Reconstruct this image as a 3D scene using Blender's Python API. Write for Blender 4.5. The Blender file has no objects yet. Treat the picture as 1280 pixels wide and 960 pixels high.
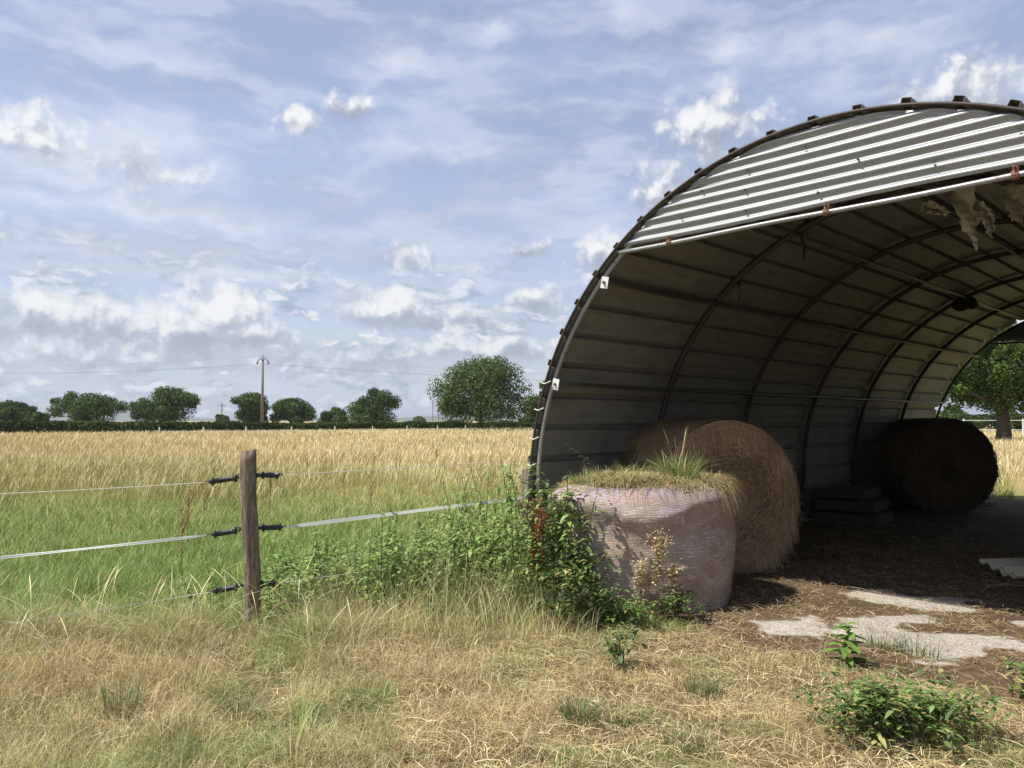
import bpy, bmesh, math, random
import numpy as np
from mathutils import Vector, Matrix

random.seed(7)
rng = np.random.default_rng(11)
sc = bpy.context.scene
C = sc.collection
R = math.radians
F_PX, HY, H_CAM = 960.0, 526.0, 1.6
PITCH = math.atan((HY-480)/F_PX)

# ------------------------------------------------------------------ camera
cam_d = bpy.data.cameras.new('camera'); cam = bpy.data.objects.new('camera', cam_d); C.objects.link(cam)
cam_d.sensor_width = 36; cam_d.lens = 36*F_PX/1280; cam_d.clip_start = 0.05; cam_d.clip_end = 20000
cam.location = (0, 0, H_CAM); cam.rotation_euler = (R(90)+PITCH, 0, 0)
sc.camera = cam

def ray(px, py):
    vx = (px-640)/F_PX; vz = (480-py)/F_PX
    c, s = math.cos(PITCH), math.sin(PITCH)
    return Vector((vx, c-vz*s, s+vz*c))
def at(px, py, depth):
    r = ray(px, py); t = depth/r.y
    return Vector((r.x*t, r.y*t, H_CAM+r.z*t))
def gp(px, py, z=0.0):
    r = ray(px, py); t = (z-H_CAM)/r.z
    return Vector((r.x*t, r.y*t, z))

# ------------------------------------------------------------------ world
U = Vector((0.60, 0.20))                       # horizontal shift of a shadow per metre of height
S = Vector((-U.x, -U.y, 1)).normalized()       # towards the sun
SUN_EL = math.asin(S.z); SUN_AZ = math.atan2(S.x, S.y)
sun_d = bpy.data.lights.new('sun', 'SUN'); sun_d.energy = 4.9; sun_d.angle = R(0.53); sun_d.color = (1.0, 0.955, 0.87)
sun = bpy.data.objects.new('sun', sun_d); C.objects.link(sun)
sun.rotation_euler = S.to_track_quat('Z', 'Y').to_euler(); sun.location = (0, 0, 30)

world = bpy.data.worlds.new('World'); sc.world = world; world.use_nodes = True
nt = world.node_tree; nt.nodes.clear()
class NG:
    """tiny node-expression helper"""
    def __init__(s, nt): s.nt = nt
    def n(s, t, **k):
        o = s.nt.nodes.new(t)
        for a, b in k.items(): setattr(o, a, b)
        return o
    def put(s, sock, v):
        if isinstance(v, bpy.types.NodeSocket): s.nt.links.new(v, sock)
        else: sock.default_value = v
    def m(s, op, *a, clamp=False):
        o = s.n('ShaderNodeMath', operation=op); o.use_clamp = clamp
        for i, v in enumerate(a): s.put(o.inputs[i], v)
        return o.outputs[0]
    def v(s, op, *a):
        o = s.n('ShaderNodeVectorMath', operation=op)
        for i, x in enumerate(a):
            s.put(o.inputs['Scale' if (op == 'SCALE' and i == 1) else i], x)
        return o.outputs['Value' if op in ('LENGTH', 'DOT_PRODUCT', 'DISTANCE') else 0]
    def xyz(s, x, y, z):
        o = s.n('ShaderNodeCombineXYZ')
        for i, v in enumerate((x, y, z)): s.put(o.inputs[i], v)
        return o.outputs[0]
    def noise(s, vec, scale, detail=4, rough=0.55, lac=2.0, dist=0.0, dim='3D'):
        o = s.n('ShaderNodeTexNoise', noise_dimensions=dim)
        if vec is not None: s.put(o.inputs['Vector'], vec)
        for k, v in (('Scale', scale), ('Detail', detail), ('Roughness', rough), ('Lacunarity', lac), ('Distortion', dist)): o.inputs[k].default_value = v
        return o.outputs['Fac']
    def mr(s, x, a, b, c=0.0, d=1.0, smooth=False):
        o = s.n('ShaderNodeMapRange'); o.interpolation_type = 'SMOOTHSTEP' if smooth else 'LINEAR'
        for i, v in enumerate((x, a, b, c, d)): s.put(o.inputs[i], v)
        return o.outputs[0]
    def mix(s, f, a, b):
        o = s.n('ShaderNodeMix', data_type='RGBA')
        s.put(o.inputs[0], f)
        for i, v in ((6, a), (7, b)):
            if isinstance(v, (tuple, list)) and len(v) == 3: v = (*v, 1)
            s.put(o.inputs[i], v)
        return o.outputs[2]
    def rampc(s, f, stops):
        o = s.n('ShaderNodeValToRGB'); s.put(o.inputs[0], f)
        cr = o.color_ramp
        while len(cr.elements) < len(stops): cr.elements.new(0.5)
        for e, (p, c) in zip(cr.elements, stops): e.position = p; e.color = (*c, 1)
        return o.outputs[0]

g = NG(nt)
sky = g.n('ShaderNodeTexSky', sky_type='NISHITA'); sky.sun_disc = False
sky.sun_elevation = SUN_EL; sky.sun_rotation = SUN_AZ
sky.air_density = 1.2; sky.dust_density = 0.8; sky.ozone_density = 1.5
WS = 0.10
tc = g.n('ShaderNodeTexCoord')
d = tc.outputs['Generated']
sep = g.n('ShaderNodeSeparateXYZ'); g.put(sep.inputs[0], d)
az = g.m('ARCTAN2', sep.outputs[0], sep.outputs[1]); el = g.m('ARCSINE', sep.outputs[2])
P = g.xyz(az, el, 0.0)
def azel(px, py):
    r = ray(px, py).normalized(); return math.atan2(r.x, r.y), math.asin(r.z)
# domain warp for puffy edges
wn = g.n('ShaderNodeTexNoise', noise_dimensions='2D'); g.put(wn.inputs['Vector'], P); wn.inputs['Scale'].default_value = 14; wn.inputs['Detail'].default_value = 4; wn.inputs['Roughness'].default_value = .55
warp = g.v('SCALE', g.v('SUBTRACT', wn.outputs['Color'], (0.5, 0.5, 0.5)), 0.030)
PW = g.v('ADD', P, warp)
blobs = [(285, 392, 66, 46, 1.15), (235, 408, 70, 34, 1.0), (110, 412, 190, 50, .95), (40, 380, 90, 34, .8), (335, 418, 46, 26, .9), (40, 158, 75, 38, .62), (178, 212, 72, 34, .62), (368, 150, 34, 24, .8), (440, 138, 42, 24, .9), (505, 324, 42, 18, .85), (480, 385, 72, 34, .95), (560, 398, 72, 28, .95), (665, 309, 32, 19, .9), (676, 378, 62, 28, .9), (745, 318, 50, 38, .85), (830, 242, 52, 46, .9), (888, 160, 85, 46, .85), (1215, 108, 120, 46, .85), (600, 440, 200, 26, .8), (430, 452, 130, 24, .85), (150, 452, 240, 20, .6), (1500, 200, 200, 90, .9), (-250, 300, 160, 80, .8), (1400, 420, 200, 60, .9)]
soft = [(500, 78, 85, 40, .36), (890, 105, 46, 20, .35), (1080, 60, 130, 36, .4), (640, 490, 260, 20, .5), (60, 10, 60, 20, .4), (780, 20, 60, 24, .4), (620, 35, 50, 20, .3)]
grp = bpy.data.node_groups.new('puff', 'ShaderNodeTree')
grp.interface.new_socket('P', in_out='INPUT', socket_type='NodeSocketVector')
grp.interface.new_socket('Centre', in_out='INPUT', socket_type='NodeSocketVector')
grp.interface.new_socket('Inv', in_out='INPUT', socket_type='NodeSocketVector')
grp.interface.new_socket('W', in_out='INPUT', socket_type='NodeSocketFloat')
grp.interface.new_socket('Field', in_out='OUTPUT', socket_type='NodeSocketFloat')
grp.interface.new_socket('Up', in_out='OUTPUT', socket_type='NodeSocketFloat')
q = NG(grp); gi = q.n('NodeGroupInput'); go = q.n('NodeGroupOutput')
dl = q.v('MULTIPLY', q.v('SUBTRACT', gi.outputs[0], gi.outputs[1]), gi.outputs[2])
ln = q.v('LENGTH', dl)
fld = q.m('MULTIPLY', q.m('SUBTRACT', 1.25, ln), gi.outputs[3])
q.put(go.inputs[0], fld)
s2 = q.n('ShaderNodeSeparateXYZ'); q.put(s2.inputs[0], dl)
wgt = q.m('MULTIPLY', q.m('MAXIMUM', fld, 0.0), s2.outputs[1])
q.put(go.inputs[1], wgt)
field = None; up = None
for (bx, by, rx, ry, w) in blobs:
    a0, e0 = azel(bx, by)
    n = g.n('ShaderNodeGroup'); n.node_tree = grp
    g.put(n.inputs[0], PW); n.inputs[1].default_value = (a0, e0, 0)
    n.inputs[2].default_value = (F_PX/rx, F_PX/ry, 0); n.inputs[3].default_value = w
    field = n.outputs[0] if field is None else g.m('MAXIMUM', field, n.outputs[0])
    up = n.outputs[1] if up is None else g.m('ADD', up, n.outputs[1])
def vor(vec, scale, detail, rough=.5, sm=.35):
    o = g.n('ShaderNodeTexVoronoi', voronoi_dimensions='2D', feature='SMOOTH_F1'); g.put(o.inputs['Vector'], vec)
    for k_, v_ in (('Scale', scale), ('Detail', detail), ('Roughness', rough), ('Lacunarity', 2.1), ('Smoothness', sm)): o.inputs[k_].default_value = v_
    return o.outputs['Distance']
f1 = vor(PW, 24, 3.0, .55); f1s = vor(g.v('ADD', PW, (-0.006, 0.011, 0)), 24, 3.0, .55)
f0 = g.noise(PW, 9, 4, .55, dim='2D'); f0s = g.noise(g.v('ADD', PW, (-0.016, 0.030, 0)), 9, 4, .55, dim='2D')
fine = g.noise(PW, 60, 4, .6, dim='2D')
dens = g.m('ADD', g.m('ADD', field, g.m('MULTIPLY', g.m('SUBTRACT', .62, f1), .60)), g.m('ADD', g.m('MULTIPLY', g.m('SUBTRACT', f0, .5), .7), g.m('MULTIPLY', g.m('SUBTRACT', fine, .5), .30)))
cum = g.mr(dens, 0.05, 0.80, 0, 1, True)
relief = g.m('ADD', g.m('MULTIPLY', g.m('SUBTRACT', f1s, f1), .75), g.m('MULTIPLY', g.m('SUBTRACT', f0, f0s), 1.5))
lit = g.m('ADD', g.m('ADD', .50, relief), g.m('MULTIPLY', up, .95), clamp=True)
ccol = g.rampc(lit, [(0.0, (.36, .40, .50)), (.35, (.46, .50, .61)), (.58, (.66, .69, .76)), (.80, (.88, .89, .91)), (1.0, (.97, .965, .96))])
# high thin veils, stretched along the horizon
PV = g.v('MULTIPLY', PW, (2.2, 9.0, 1))
v1 = g.noise(PV, 2.6, 6, .55, dim='2D')
v2 = g.noise(g.v('ADD', g.v('MULTIPLY', P, (1.2, 5.0, 1)), (3.1, 1.7, 0)), 2.0, 4, .5, dim='2D')
veil = g.mr(v1, .34, .62, .35, 1.0, True)
low = g.mr(el, 0.0, 0.50, 1.0, 0.0, True)
veil = g.m('MULTIPLY', veil, g.m('ADD', .55, g.m('MULTIPLY', low, .42)), clamp=True)
vcol = g.mix(g.mr(v2, .42, .60, 0, 1, True), (.53, .61, .80), (.44, .50, .65))
vcol = g.mix(g.mr(v1, .46, .66, 0, .75, True), vcol, (.72, .77, .90))
K = 1.0/WS
def scl(c, k): return g.v('SCALE', c, k)
base = g.v('ADD', g.v('MULTIPLY', sky.outputs[0], (1.15, 1.15, 1.2)), (.9, .8, 1.0))
c1 = g.mix(veil, base, scl(vcol, K*.92))
# low dark-bellied bank near the horizon
BV = g.v('MULTIPLY', PW, (1.0, 2.6, 1))
bank = g.m('ADD', g.m('MULTIPLY', g.noise(BV, 8, 5, .58, dim='2D'), .8), g.m('MULTIPLY', g.m('SUBTRACT', .5, vor(BV, 22, 3.0, .55)), .35))
BS = g.v('ADD', BV, (-.012, .034, 0))
bank_s = g.m('ADD', g.m('MULTIPLY', g.noise(BS, 8, 5, .58, dim='2D'), .8), g.m('MULTIPLY', g.m('SUBTRACT', .5, vor(BS, 22, 3.0, .55)), .35))
bmask = g.m('MULTIPLY', g.mr(bank, .22, .42, 0, 1, True), g.mr(el, .09, .27, .95, 0, True))
blit = g.m('ADD', .38, g.m('MULTIPLY', g.m('SUBTRACT', bank, bank_s), 2.2), clamp=True)
bcol = g.rampc(blit, [(0, (.28, .34, .46)), (.4, (.38, .45, .59)), (.62, (.62, .67, .77)), (.9, (.98, .98, .98))])
white = None
for (bx, by, rx, ry, w) in soft+[(110, 190, 180, 60, .5), (150, 260, 220, 22, .5), (330, 345, 200, 14, .5), (520, 190, 200, 18, .35), (900, 60, 120, 26, .4), (130, 60, 60, 18, .4), (215, 85, 60, 14, .35)]:
    a0, e0 = azel(bx, by); n = g.n('ShaderNodeGroup'); n.node_tree = grp; g.put(n.inputs[0], PW); n.inputs[1].default_value = (a0, e0, 0)
    n.inputs[2].default_value = (F_PX/rx, F_PX/ry, 0); n.inputs[3].default_value = w; white = n.outputs[0] if white is None else g.m('MAXIMUM', white, n.outputs[0])
wf = g.m('ADD', white, g.m('MULTIPLY', g.m('SUBTRACT', g.noise(g.v('MULTIPLY', PW, (1, 2.0, 1)), 15, 6, .62, dim='2D'), .5), .8))
c1 = g.mix(g.mr(wf, .0, .85, 0, .75, True), c1, scl(g.mix(.5, (.78, .82, .91), (.86, .87, .92)), K*.95))
grey = None
for (bx, by, rx, ry, w) in [(235, 310, 150, 26, .55), (400, 318, 90, 24, .5), (570, 268, 190, 30, .5), (330, 270, 140, 16, .4), (60, 335, 200, 14, .4), (660, 230, 120, 20, .35), (330, 455, 330, 22, .75), (560, 455, 200, 20, .6), (90, 470, 200, 20, .6)]:
    a0, e0 = azel(bx, by); n = g.n('ShaderNodeGroup'); n.node_tree = grp; g.put(n.inputs[0], PW); n.inputs[1].default_value = (a0, e0, 0)
    n.inputs[2].default_value = (F_PX/rx, F_PX/ry, 0); n.inputs[3].default_value = w; grey = n.outputs[0] if grey is None else g.m('MAXIMUM', grey, n.outputs[0])
gf = g.m('ADD', grey, g.m('MULTIPLY', g.m('SUBTRACT', g.noise(g.v('MULTIPLY', PW, (1, 2.6, 1)), 11, 5, .6, dim='2D'), .5), 1.3))
c1 = g.mix(g.mr(gf, .05, .75, 0, .75, True), c1, scl(g.mix(g.mr(v2, .4, .6), (.47, .52, .65), (.56, .60, .71)), K*.95))
c2 = g.mix(bmask, c1, scl(bcol, K*.9))
c3 = g.mix(g.m('MULTIPLY', cum, .95), c2, scl(ccol, K*.92))
bg = g.n('ShaderNodeBackground'); g.put(bg.inputs[0], c3); bg.inputs[1].default_value = .087
wo = g.n('ShaderNodeOutputWorld'); nt.links.new(bg.outputs[0], wo.inputs[0])
world.cycles.sampling_method = 'MANUAL'; world.cycles.sample_map_resolution = 512

sc.view_settings.view_transform = 'Standard'; sc.view_settings.look = 'None'
sc.view_settings.exposure = 0.34; sc.view_settings.gamma = 1.0; sc.view_settings.use_curve_mapping = False

# ------------------------------------------------------------------ helpers
def tag(o, label=None, cat=None, group=None, kind=None):
    if label: o['label'] = label
    if cat: o['category'] = cat
    if group: o['group'] = group
    if kind: o['kind'] = kind
    return o
def empty(name, loc=(0, 0, 0), rz=0.0):
    o = bpy.data.objects.new(name, None); C.objects.link(o); o.location = loc; o.rotation_euler = (0, 0, rz)
    o.empty_display_size = .2
    return o
def copy_tree(o, parent=None):
    c = o.copy(); C.objects.link(c); c.parent = parent
    for ch in list(o.children): copy_tree(ch, c)
    return c
class MB:
    def __init__(s): s.v = []; s.f = []
    def add(s, vs, fs):
        k = len(s.v); s.v += [tuple(x) for x in vs]; s.f += [tuple(i+k for i in f) for f in fs]; return s
    def box(s, c, size, rot=None, jit=0.0):
        x, y, z = (q/2 for q in size)
        vs = [Vector((a*x, b*y, e*z)) for a in (-1, 1) for b in (-1, 1) for e in (-1, 1)]
        if jit: vs = [v+Vector([random.uniform(-jit, jit) for _ in range(3)]) for v in vs]
        if rot is not None: vs = [rot @ v for v in vs]
        vs = [v+Vector(c) for v in vs]
        return s.add(vs, [(0, 1, 3, 2), (4, 6, 7, 5), (0, 4, 5, 1), (2, 3, 7, 6), (0, 2, 6, 4), (1, 5, 7, 3)])
    def tube(s, pts, r, n=8, cap=True, lump=0.0):
        pts = [Vector(p) for p in pts]; m = len(pts)
        rs = r if isinstance(r, (list, tuple)) else [r]*m
        t0 = (pts[1]-pts[0]).normalized()
        ref = Vector((0, 0, 1)) if abs(t0.z) < .9 else Vector((1, 0, 0))
        u = t0.cross(ref).normalized()
        vs = []; fs = []
        for i, p in enumerate(pts):
            t = (pts[min(i+1, m-1)]-pts[max(i-1, 0)]).normalized()
            u = (u-t*u.dot(t)).normalized(); w = t.cross(u)
            for j in range(n):
                a = 2*math.pi*j/n; rr = rs[i]*(1+random.uniform(-lump, lump))
                vs.append(p+(u*math.cos(a)+w*math.sin(a))*rr)
        for i in range(m-1):
            for j in range(n):
                fs.append((i*n+j, i*n+(j+1) % n, (i+1)*n+(j+1) % n, (i+1)*n+j))
        if cap: fs += [tuple(range(n-1, -1, -1)), tuple((m-1)*n+j for j in range(n))]
        return s.add(vs, fs)
    def build(s, name, mat, parent=None, smooth=False, bevel=0.0, solid=0.0):
        me = bpy.data.meshes.new(name); me.from_pydata(s.v, [], s.f); me.update()
        if smooth: me.polygons.foreach_set('use_smooth', [True]*len(me.polygons))
        o = bpy.data.objects.new(name, me); C.objects.link(o); me.materials.append(mat)
        o.parent = parent
        if solid:
            md = o.modifiers.new('solid', 'SOLIDIFY'); md.thickness = solid; md.offset = 0
        if bevel:
            md = o.modifiers.new('bevel', 'BEVEL'); md.width = bevel; md.segments = 2; md.limit_method = 'ANGLE'
        return o
def np_mesh(name, co, quads, mat, col=None, parent=None, tris=None, smooth=False):
    me = bpy.data.meshes.new(name)
    me.vertices.add(len(co)); me.vertices.foreach_set('co', np.ascontiguousarray(co, np.float32).ravel())
    idx = quads.ravel(); k = quads.shape[1]; nf = len(quads)
    me.loops.add(len(idx)); me.loops.foreach_set('vertex_index', idx.astype(np.int32))
    me.polygons.add(nf); me.polygons.foreach_set('loop_start', np.arange(0, nf*k, k, dtype=np.int32))
    me.polygons.foreach_set('loop_total', np.full(nf, k, np.int32))
    if smooth: me.polygons.foreach_set('use_smooth', np.ones(nf, bool))
    me.update(calc_edges=True)
    if col is not None:
        a = me.attributes.new('tint', 'FLOAT_COLOR', 'POINT')
        rgba = np.ones((len(co), 4), np.float32); rgba[:, :3] = col
        a.data.foreach_set('color', rgba.ravel())
    me.materials.append(mat)
    o = bpy.data.objects.new(name, me); C.objects.link(o); o.parent = parent
    return o
def ribbons(pts, side, wid, col):
    """pts N,K,3  side N,3  wid N,K  col N,3 or N,K,3 -> co, quads, col"""
    N, K, _ = pts.shape
    a = pts-side[:, None, :]*wid[:, :, None]*.5; b = pts+side[:, None, :]*wid[:, :, None]*.5
    co = np.stack([a, b], 2).reshape(-1, 3)
    base = (np.arange(N)*K*2)[:, None]
    r = np.arange(K-1)*2
    q = np.stack([base+r, base+r+1, base+r+3, base+r+2], -1).reshape(-1, 4)
    if col.ndim == 2: col = np.repeat(col[:, None, :], K, 1)
    cc = np.repeat(col[:, :, None, :], 2, 2).reshape(-1, 3)
    return co, q, cc
def merge(parts):
    co = []; q = []; c = []; k = 0
    for (a, b, d_) in parts:
        co.append(a); q.append(b+k); c.append(d_); k += len(a)
    return np.concatenate(co), np.concatenate(q), np.concatenate(c)
_tab = {}
def vn(x, y, scale, seed=0):
    if seed not in _tab: _tab[seed] = np.random.default_rng(100+seed).random((256, 256))
    T = _tab[seed]; x = np.asarray(x, float)/scale; y = np.asarray(y, float)/scale
    i = np.floor(x).astype(int); j = np.floor(y).astype(int); u = x-i; v = y-j
    u = u*u*(3-2*u); v = v*v*(3-2*v)
    A = T[i % 256, j % 256]; B_ = T[(i+1) % 256, j % 256]; D_ = T[i % 256, (j+1) % 256]; E_ = T[(i+1) % 256, (j+1) % 256]
    return (A*(1-u)+B_*u)*(1-v)+(D_*(1-u)+E_*u)*v
def blades(x, y, h, w, lean, col, K=4, prof=None, z0=None, droop=.35, ang=None, tip=None):
    N = len(x); t = np.linspace(0, 1, K)
    a = rng.random(N)*2*np.pi if ang is None else ang
    D = np.stack([np.cos(a), np.sin(a)], 1)
    L = lean*h
    pts = np.zeros((N, K, 3))
    pts[:, :, 0] = x[:, None]+D[:, :1]*L[:, None]*t**1.7
    pts[:, :, 1] = y[:, None]+D[:, 1:]*L[:, None]*t**1.7
    zz = h[:, None]*(t-droop*(lean[:, None])*t**2.4*.6)
    pts[:, :, 2] = zz+(0 if z0 is None else z0[:, None])
    b = a+np.pi/2+rng.normal(0, .7, N)
    side = np.stack([np.cos(b), np.sin(b), np.zeros(N)], 1)
    if prof is None: prof = np.linspace(1, .12, K)
    wid = w[:, None]*prof[None, :]
    if tip is not None:
        cc = col[:, None, :]*(1-t[None, :, None])+tip[:, None, :]*t[None, :, None]
    else: cc = col
    return ribbons(pts, side, wid, cc)

# ------------------------------------------------------------------ materials
def mat(name, build):
    m = bpy.data.materials.new(name); m.use_nodes = True; nt = m.node_tree; nt.nodes.clear()
    q = NG(nt); out = q.n('ShaderNodeOutputMaterial'); sh = build(q); nt.links.new(sh, out.inputs[0]); return m
def pbsdf(q, col, rough=.6, metal=0.0, bump=None, bs=.3, bd=.01, spec=.5, normal=None):
    b = q.n('ShaderNodeBsdfPrincipled')
    if isinstance(col, tuple): col = (*col[:3], 1)
    q.put(b.inputs['Base Color'], col); q.put(b.inputs['Roughness'], rough); q.put(b.inputs['Metallic'], metal)
    b.inputs['Specular IOR Level'].default_value = spec
    if bump is not None:
        bp = q.n('ShaderNodeBump'); bp.inputs['Strength'].default_value = bs; bp.inputs['Distance'].default_value = bd
        q.put(bp.inputs['Height'], bump); q.nt.links.new(bp.outputs[0], b.inputs['Normal'])
    return b.outputs[0]
def objc(q): return q.n('ShaderNodeTexCoord').outputs['Object']
def geo(q): return q.n('ShaderNodeNewGeometry').outputs['Position']
def leafmat(name, trans=.35, gloss=.08, rough=.45, hue=1.0):
    def b(q):
        a = q.n('ShaderNodeAttribute'); a.attribute_name = 'tint'
        n = q.noise(geo(q), 3.0, 3)
        c = q.v('SCALE', a.outputs['Color'], q.mr(n, .3, .7, .8, 1.2))
        df = q.n('ShaderNodeBsdfDiffuse'); q.put(df.inputs[0], c)
        tr = q.n('ShaderNodeBsdfTranslucent'); q.put(tr.inputs[0], q.v('MULTIPLY', c, (1.15, 1.25, .7)))
        m1 = q.n('ShaderNodeMixShader'); m1.inputs[0].default_value = trans
        q.nt.links.new(df.outputs[0], m1.inputs[1]); q.nt.links.new(tr.outputs[0], m1.inputs[2])
        gl = q.n('ShaderNodeBsdfGlossy'); gl.inputs['Roughness'].default_value = rough; gl.inputs[0].default_value = (.8, .85, .9, 1)
        m2 = q.n('ShaderNodeMixShader'); m2.inputs[0].default_value = gloss
        q.nt.links.new(m1.outputs[0], m2.inputs[1]); q.nt.links.new(gl.outputs[0], m2.inputs[2])
        return m2.outputs[0]
    return mat(name, b)
M = {}
M['grass'] = leafmat('grass_blades', .12, .03, .5)
M['leaf'] = leafmat('leaves', .30, .05, .5)
M['tree'] = leafmat('tree_leaves', .20, .0, .6)
M['straw'] = leafmat('straw', .10, .05, .5)

def b_ground(q):
    p = geo(q); n1 = q.noise(p, .9, 5, .6); n2 = q.noise(p, 14, 4, .65); n3 = q.noise(p, 90, 3, .7)
    s = q.n('ShaderNodeSeparateXYZ'); q.put(s.inputs[0], p)
    c = q.mix(n3, (.10, .072, .04), (.25, .185, .105))
    c = q.mix(q.mr(n2, .45, .62, 0, .7), c, (.24, .18, .115))
    green = q.mix(n3, (.09, .13, .035), (.20, .24, .07))
    gold = q.mix(q.noise(p, 6, 4, .7), (.33, .25, .10), (.50, .39, .17))
    fy = q.m('ADD', s.outputs[1], q.m('MULTIPLY', q.m('SUBTRACT', n1, .5), 3.0))
    c = q.mix(q.mr(fy, 6.0, 7.2), c, green)
    c = q.mix(q.mr(fy, 13, 22), c, gold)
    return pbsdf(q, c, .95, 0, n3, .6, .02, .1)
M['ground'] = mat('field_soil', b_ground)
def b_floor(q):
    p = geo(q); n1 = q.noise(p, 1.7, 5, .6); n3 = q.noise(p, 60, 4, .7); nb = q.noise(p, 5, 6, .65)
    c = q.mix(n3, (.055, .038, .024), (.14, .10, .06)); c = q.mix(q.mr(n1, .4, .6), c, (.135, .095, .06))
    cc = q.mix(nb, (.40, .375, .33), (.60, .575, .52)); cc = q.mix(q.mr(n3, .46, .62, 0, .8), cc, (.22, .165, .11))
    a = q.n('ShaderNodeAttribute'); a.attribute_name = 'tint'
    m_ = q.mr(q.m('ADD', a.outputs['Fac'], q.m('MULTIPLY', q.m('ADD', q.m('SUBTRACT', n3, .5), q.m('SUBTRACT', nb, .5)), 1.3)), .35, .75)
    return pbsdf(q, q.mix(m_, c, cc), .95, 0, n3, .5, .012, .1)
M['floor'] = mat('barn_floor_dirt', b_floor)
def b_conc(q):
    p = geo(q); n1 = q.noise(p, 5, 6, .65); n2 = q.noise(p, 70, 3, .6)
    c = q.mix(n1, (.36, .34, .31), (.62, .60, .56)); c = q.mix(q.mr(n2, .55, .75, 0, .6), c, (.24, .21, .17))
    return pbsdf(q, c, .9, 0, n2, .4, .006, .2)
M['concrete'] = mat('pale_concrete', b_conc)
def b_sheet(q):
    p = objc(q)
    n1 = q.noise(q.v('MULTIPLY', p, (1, .35, 1)), 2.2, 6, .62); n2 = q.noise(p, 24, 4, .7); n3 = q.noise(q.v('MULTIPLY', p, (3, .4, .5)), 6, 5, .7)
    c = q.mix(n1, (.175, .17, .148), (.26, .252, .222))
    c = q.mix(q.mr(n3, .50, .72, 0, .55), c, (.075, .065, .05))
    c = q.mix(q.mr(n2, .64, .74, 0, .7), c, (.06, .04, .025))
    return pbsdf(q, c, .62, .15, n2, .15, .004, .4)
M['sheet'] = mat('weathered_roof_sheet', b_sheet)
def b_galv(q):
    p = objc(q); n1 = q.noise(q.v('MULTIPLY', p, (.7, 1, 3)), 3, 5, .6); n2 = q.noise(p, 40, 3, .7); n3 = q.noise(q.v('MULTIPLY', p, (6, 6, .8)), 2.4, 5, .7)
    c = q.mix(n1, (.27, .275, .275), (.40, .41, .41)); c = q.mix(q.mr(n3, .60, .72, 0, .65), c, (.28, .26, .23))
    c = q.mix(q.mr(n2, .70, .78, 0, .6), c, (.22, .11, .05))
    return pbsdf(q, c, q.mr(n1, .3, .7, .40, .6), .35, n2, .08, .003, .5)
M['galv'] = mat('galvanised_corrugated', b_galv)
def b_pipe(q):
    p = objc(q); n1 = q.noise(p, 5, 5, .6); n2 = q.noise(p, 16, 4, .6)
    c = q.mix(n1, (.24, .245, .24), (.44, .45, .44)); c = q.mix(q.mr(n2, .60, .68, 0, .85), c, (.23, .10, .045))
    return pbsdf(q, c, .45, .5, n2, .1, .003)
M['pipe'] = mat('galvanised_pipe', b_pipe)
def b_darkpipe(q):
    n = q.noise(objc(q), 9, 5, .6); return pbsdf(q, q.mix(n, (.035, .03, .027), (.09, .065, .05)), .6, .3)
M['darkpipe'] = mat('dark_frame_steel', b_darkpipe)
M['dullpipe'] = mat('dull_pipe', lambda q: pbsdf(q, q.mix(q.noise(objc(q), 6, 5), (.04, .036, .03), (.10, .095, .085)), .5, .3))
def b_rust(q):
    n = q.noise(objc(q), 60, 4, .6); return pbsdf(q, q.mix(n, (.10, .045, .025), (.27, .13, .075)), .8, 0, n, .4, .003)
M['rust'] = mat('rusty_clamp', b_rust)
def b_wood(q):
    p = objc(q); n1 = q.noise(q.v('MULTIPLY', p, (9, 9, 1.2)), 6, 6, .65); n2 = q.noise(q.v('MULTIPLY', p, (1, 1, .35)), 9, 5, .6)
    c = q.rampc(n1, [(.25, (.065, .047, .034)), (.5, (.19, .145, .11)), (.72, (.36, .30, .24))])
    c = q.mix(q.mr(n2, .54, .64, 0, .8), c, (.33, .29, .245))
    return pbsdf(q, c, .9, 0, n1, 1.0, .012, .15)
M['wood'] = mat('old_bark_post', b_wood)
def b_plank(q):
    p = objc(q); n1 = q.noise(q.v('MULTIPLY', p, (14, 14, 1.2)), 4, 5, .65)
    return pbsdf(q, q.rampc(n1, [(.3, (.12, .09, .065)), (.7, (.34, .28, .22))]), .85, 0, n1, .6, .006, .2)
M['plank'] = mat('grey_plank', b_plank)
M['black'] = mat('black_plastic', lambda q: pbsdf(q, q.mix(q.noise(objc(q), 30, 3), (.008, .008, .01), (.03, .03, .034)), .38, 0))
M['wire'] = mat('white_polywire', lambda q: pbsdf(q, q.mix(q.noise(geo(q), 60, 3), (.60, .58, .45), (.85, .83, .70)), .6))
M['tape'] = mat('white_fence_tape', lambda q: pbsdf(q, q.mix(q.noise(geo(q), 40, 3), (.52, .54, .47), (.74, .75, .66)), .6))
M['steelwire'] = mat('steel_wire', lambda q: pbsdf(q, (.05, .05, .055), .5, .4))
M['plate'] = mat('white_bracket_plate', lambda q: pbsdf(q, q.mix(q.noise(objc(q), 30, 4), (.55, .55, .54), (.78, .78, .77)), .5))
M['bark'] = mat('tree_bark', lambda q: pbsdf(q, q.mix(q.noise(q.v('MULTIPLY', objc(q), (4, 4, 1)), 3, 5), (.03, .024, .018), (.10, .08, .06)), .9))
M['polec'] = mat('concrete_pole', lambda q: pbsdf(q, q.mix(q.noise(objc(q), 3, 5), (.12, .10, .085), (.22, .19, .16)), .9))
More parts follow.
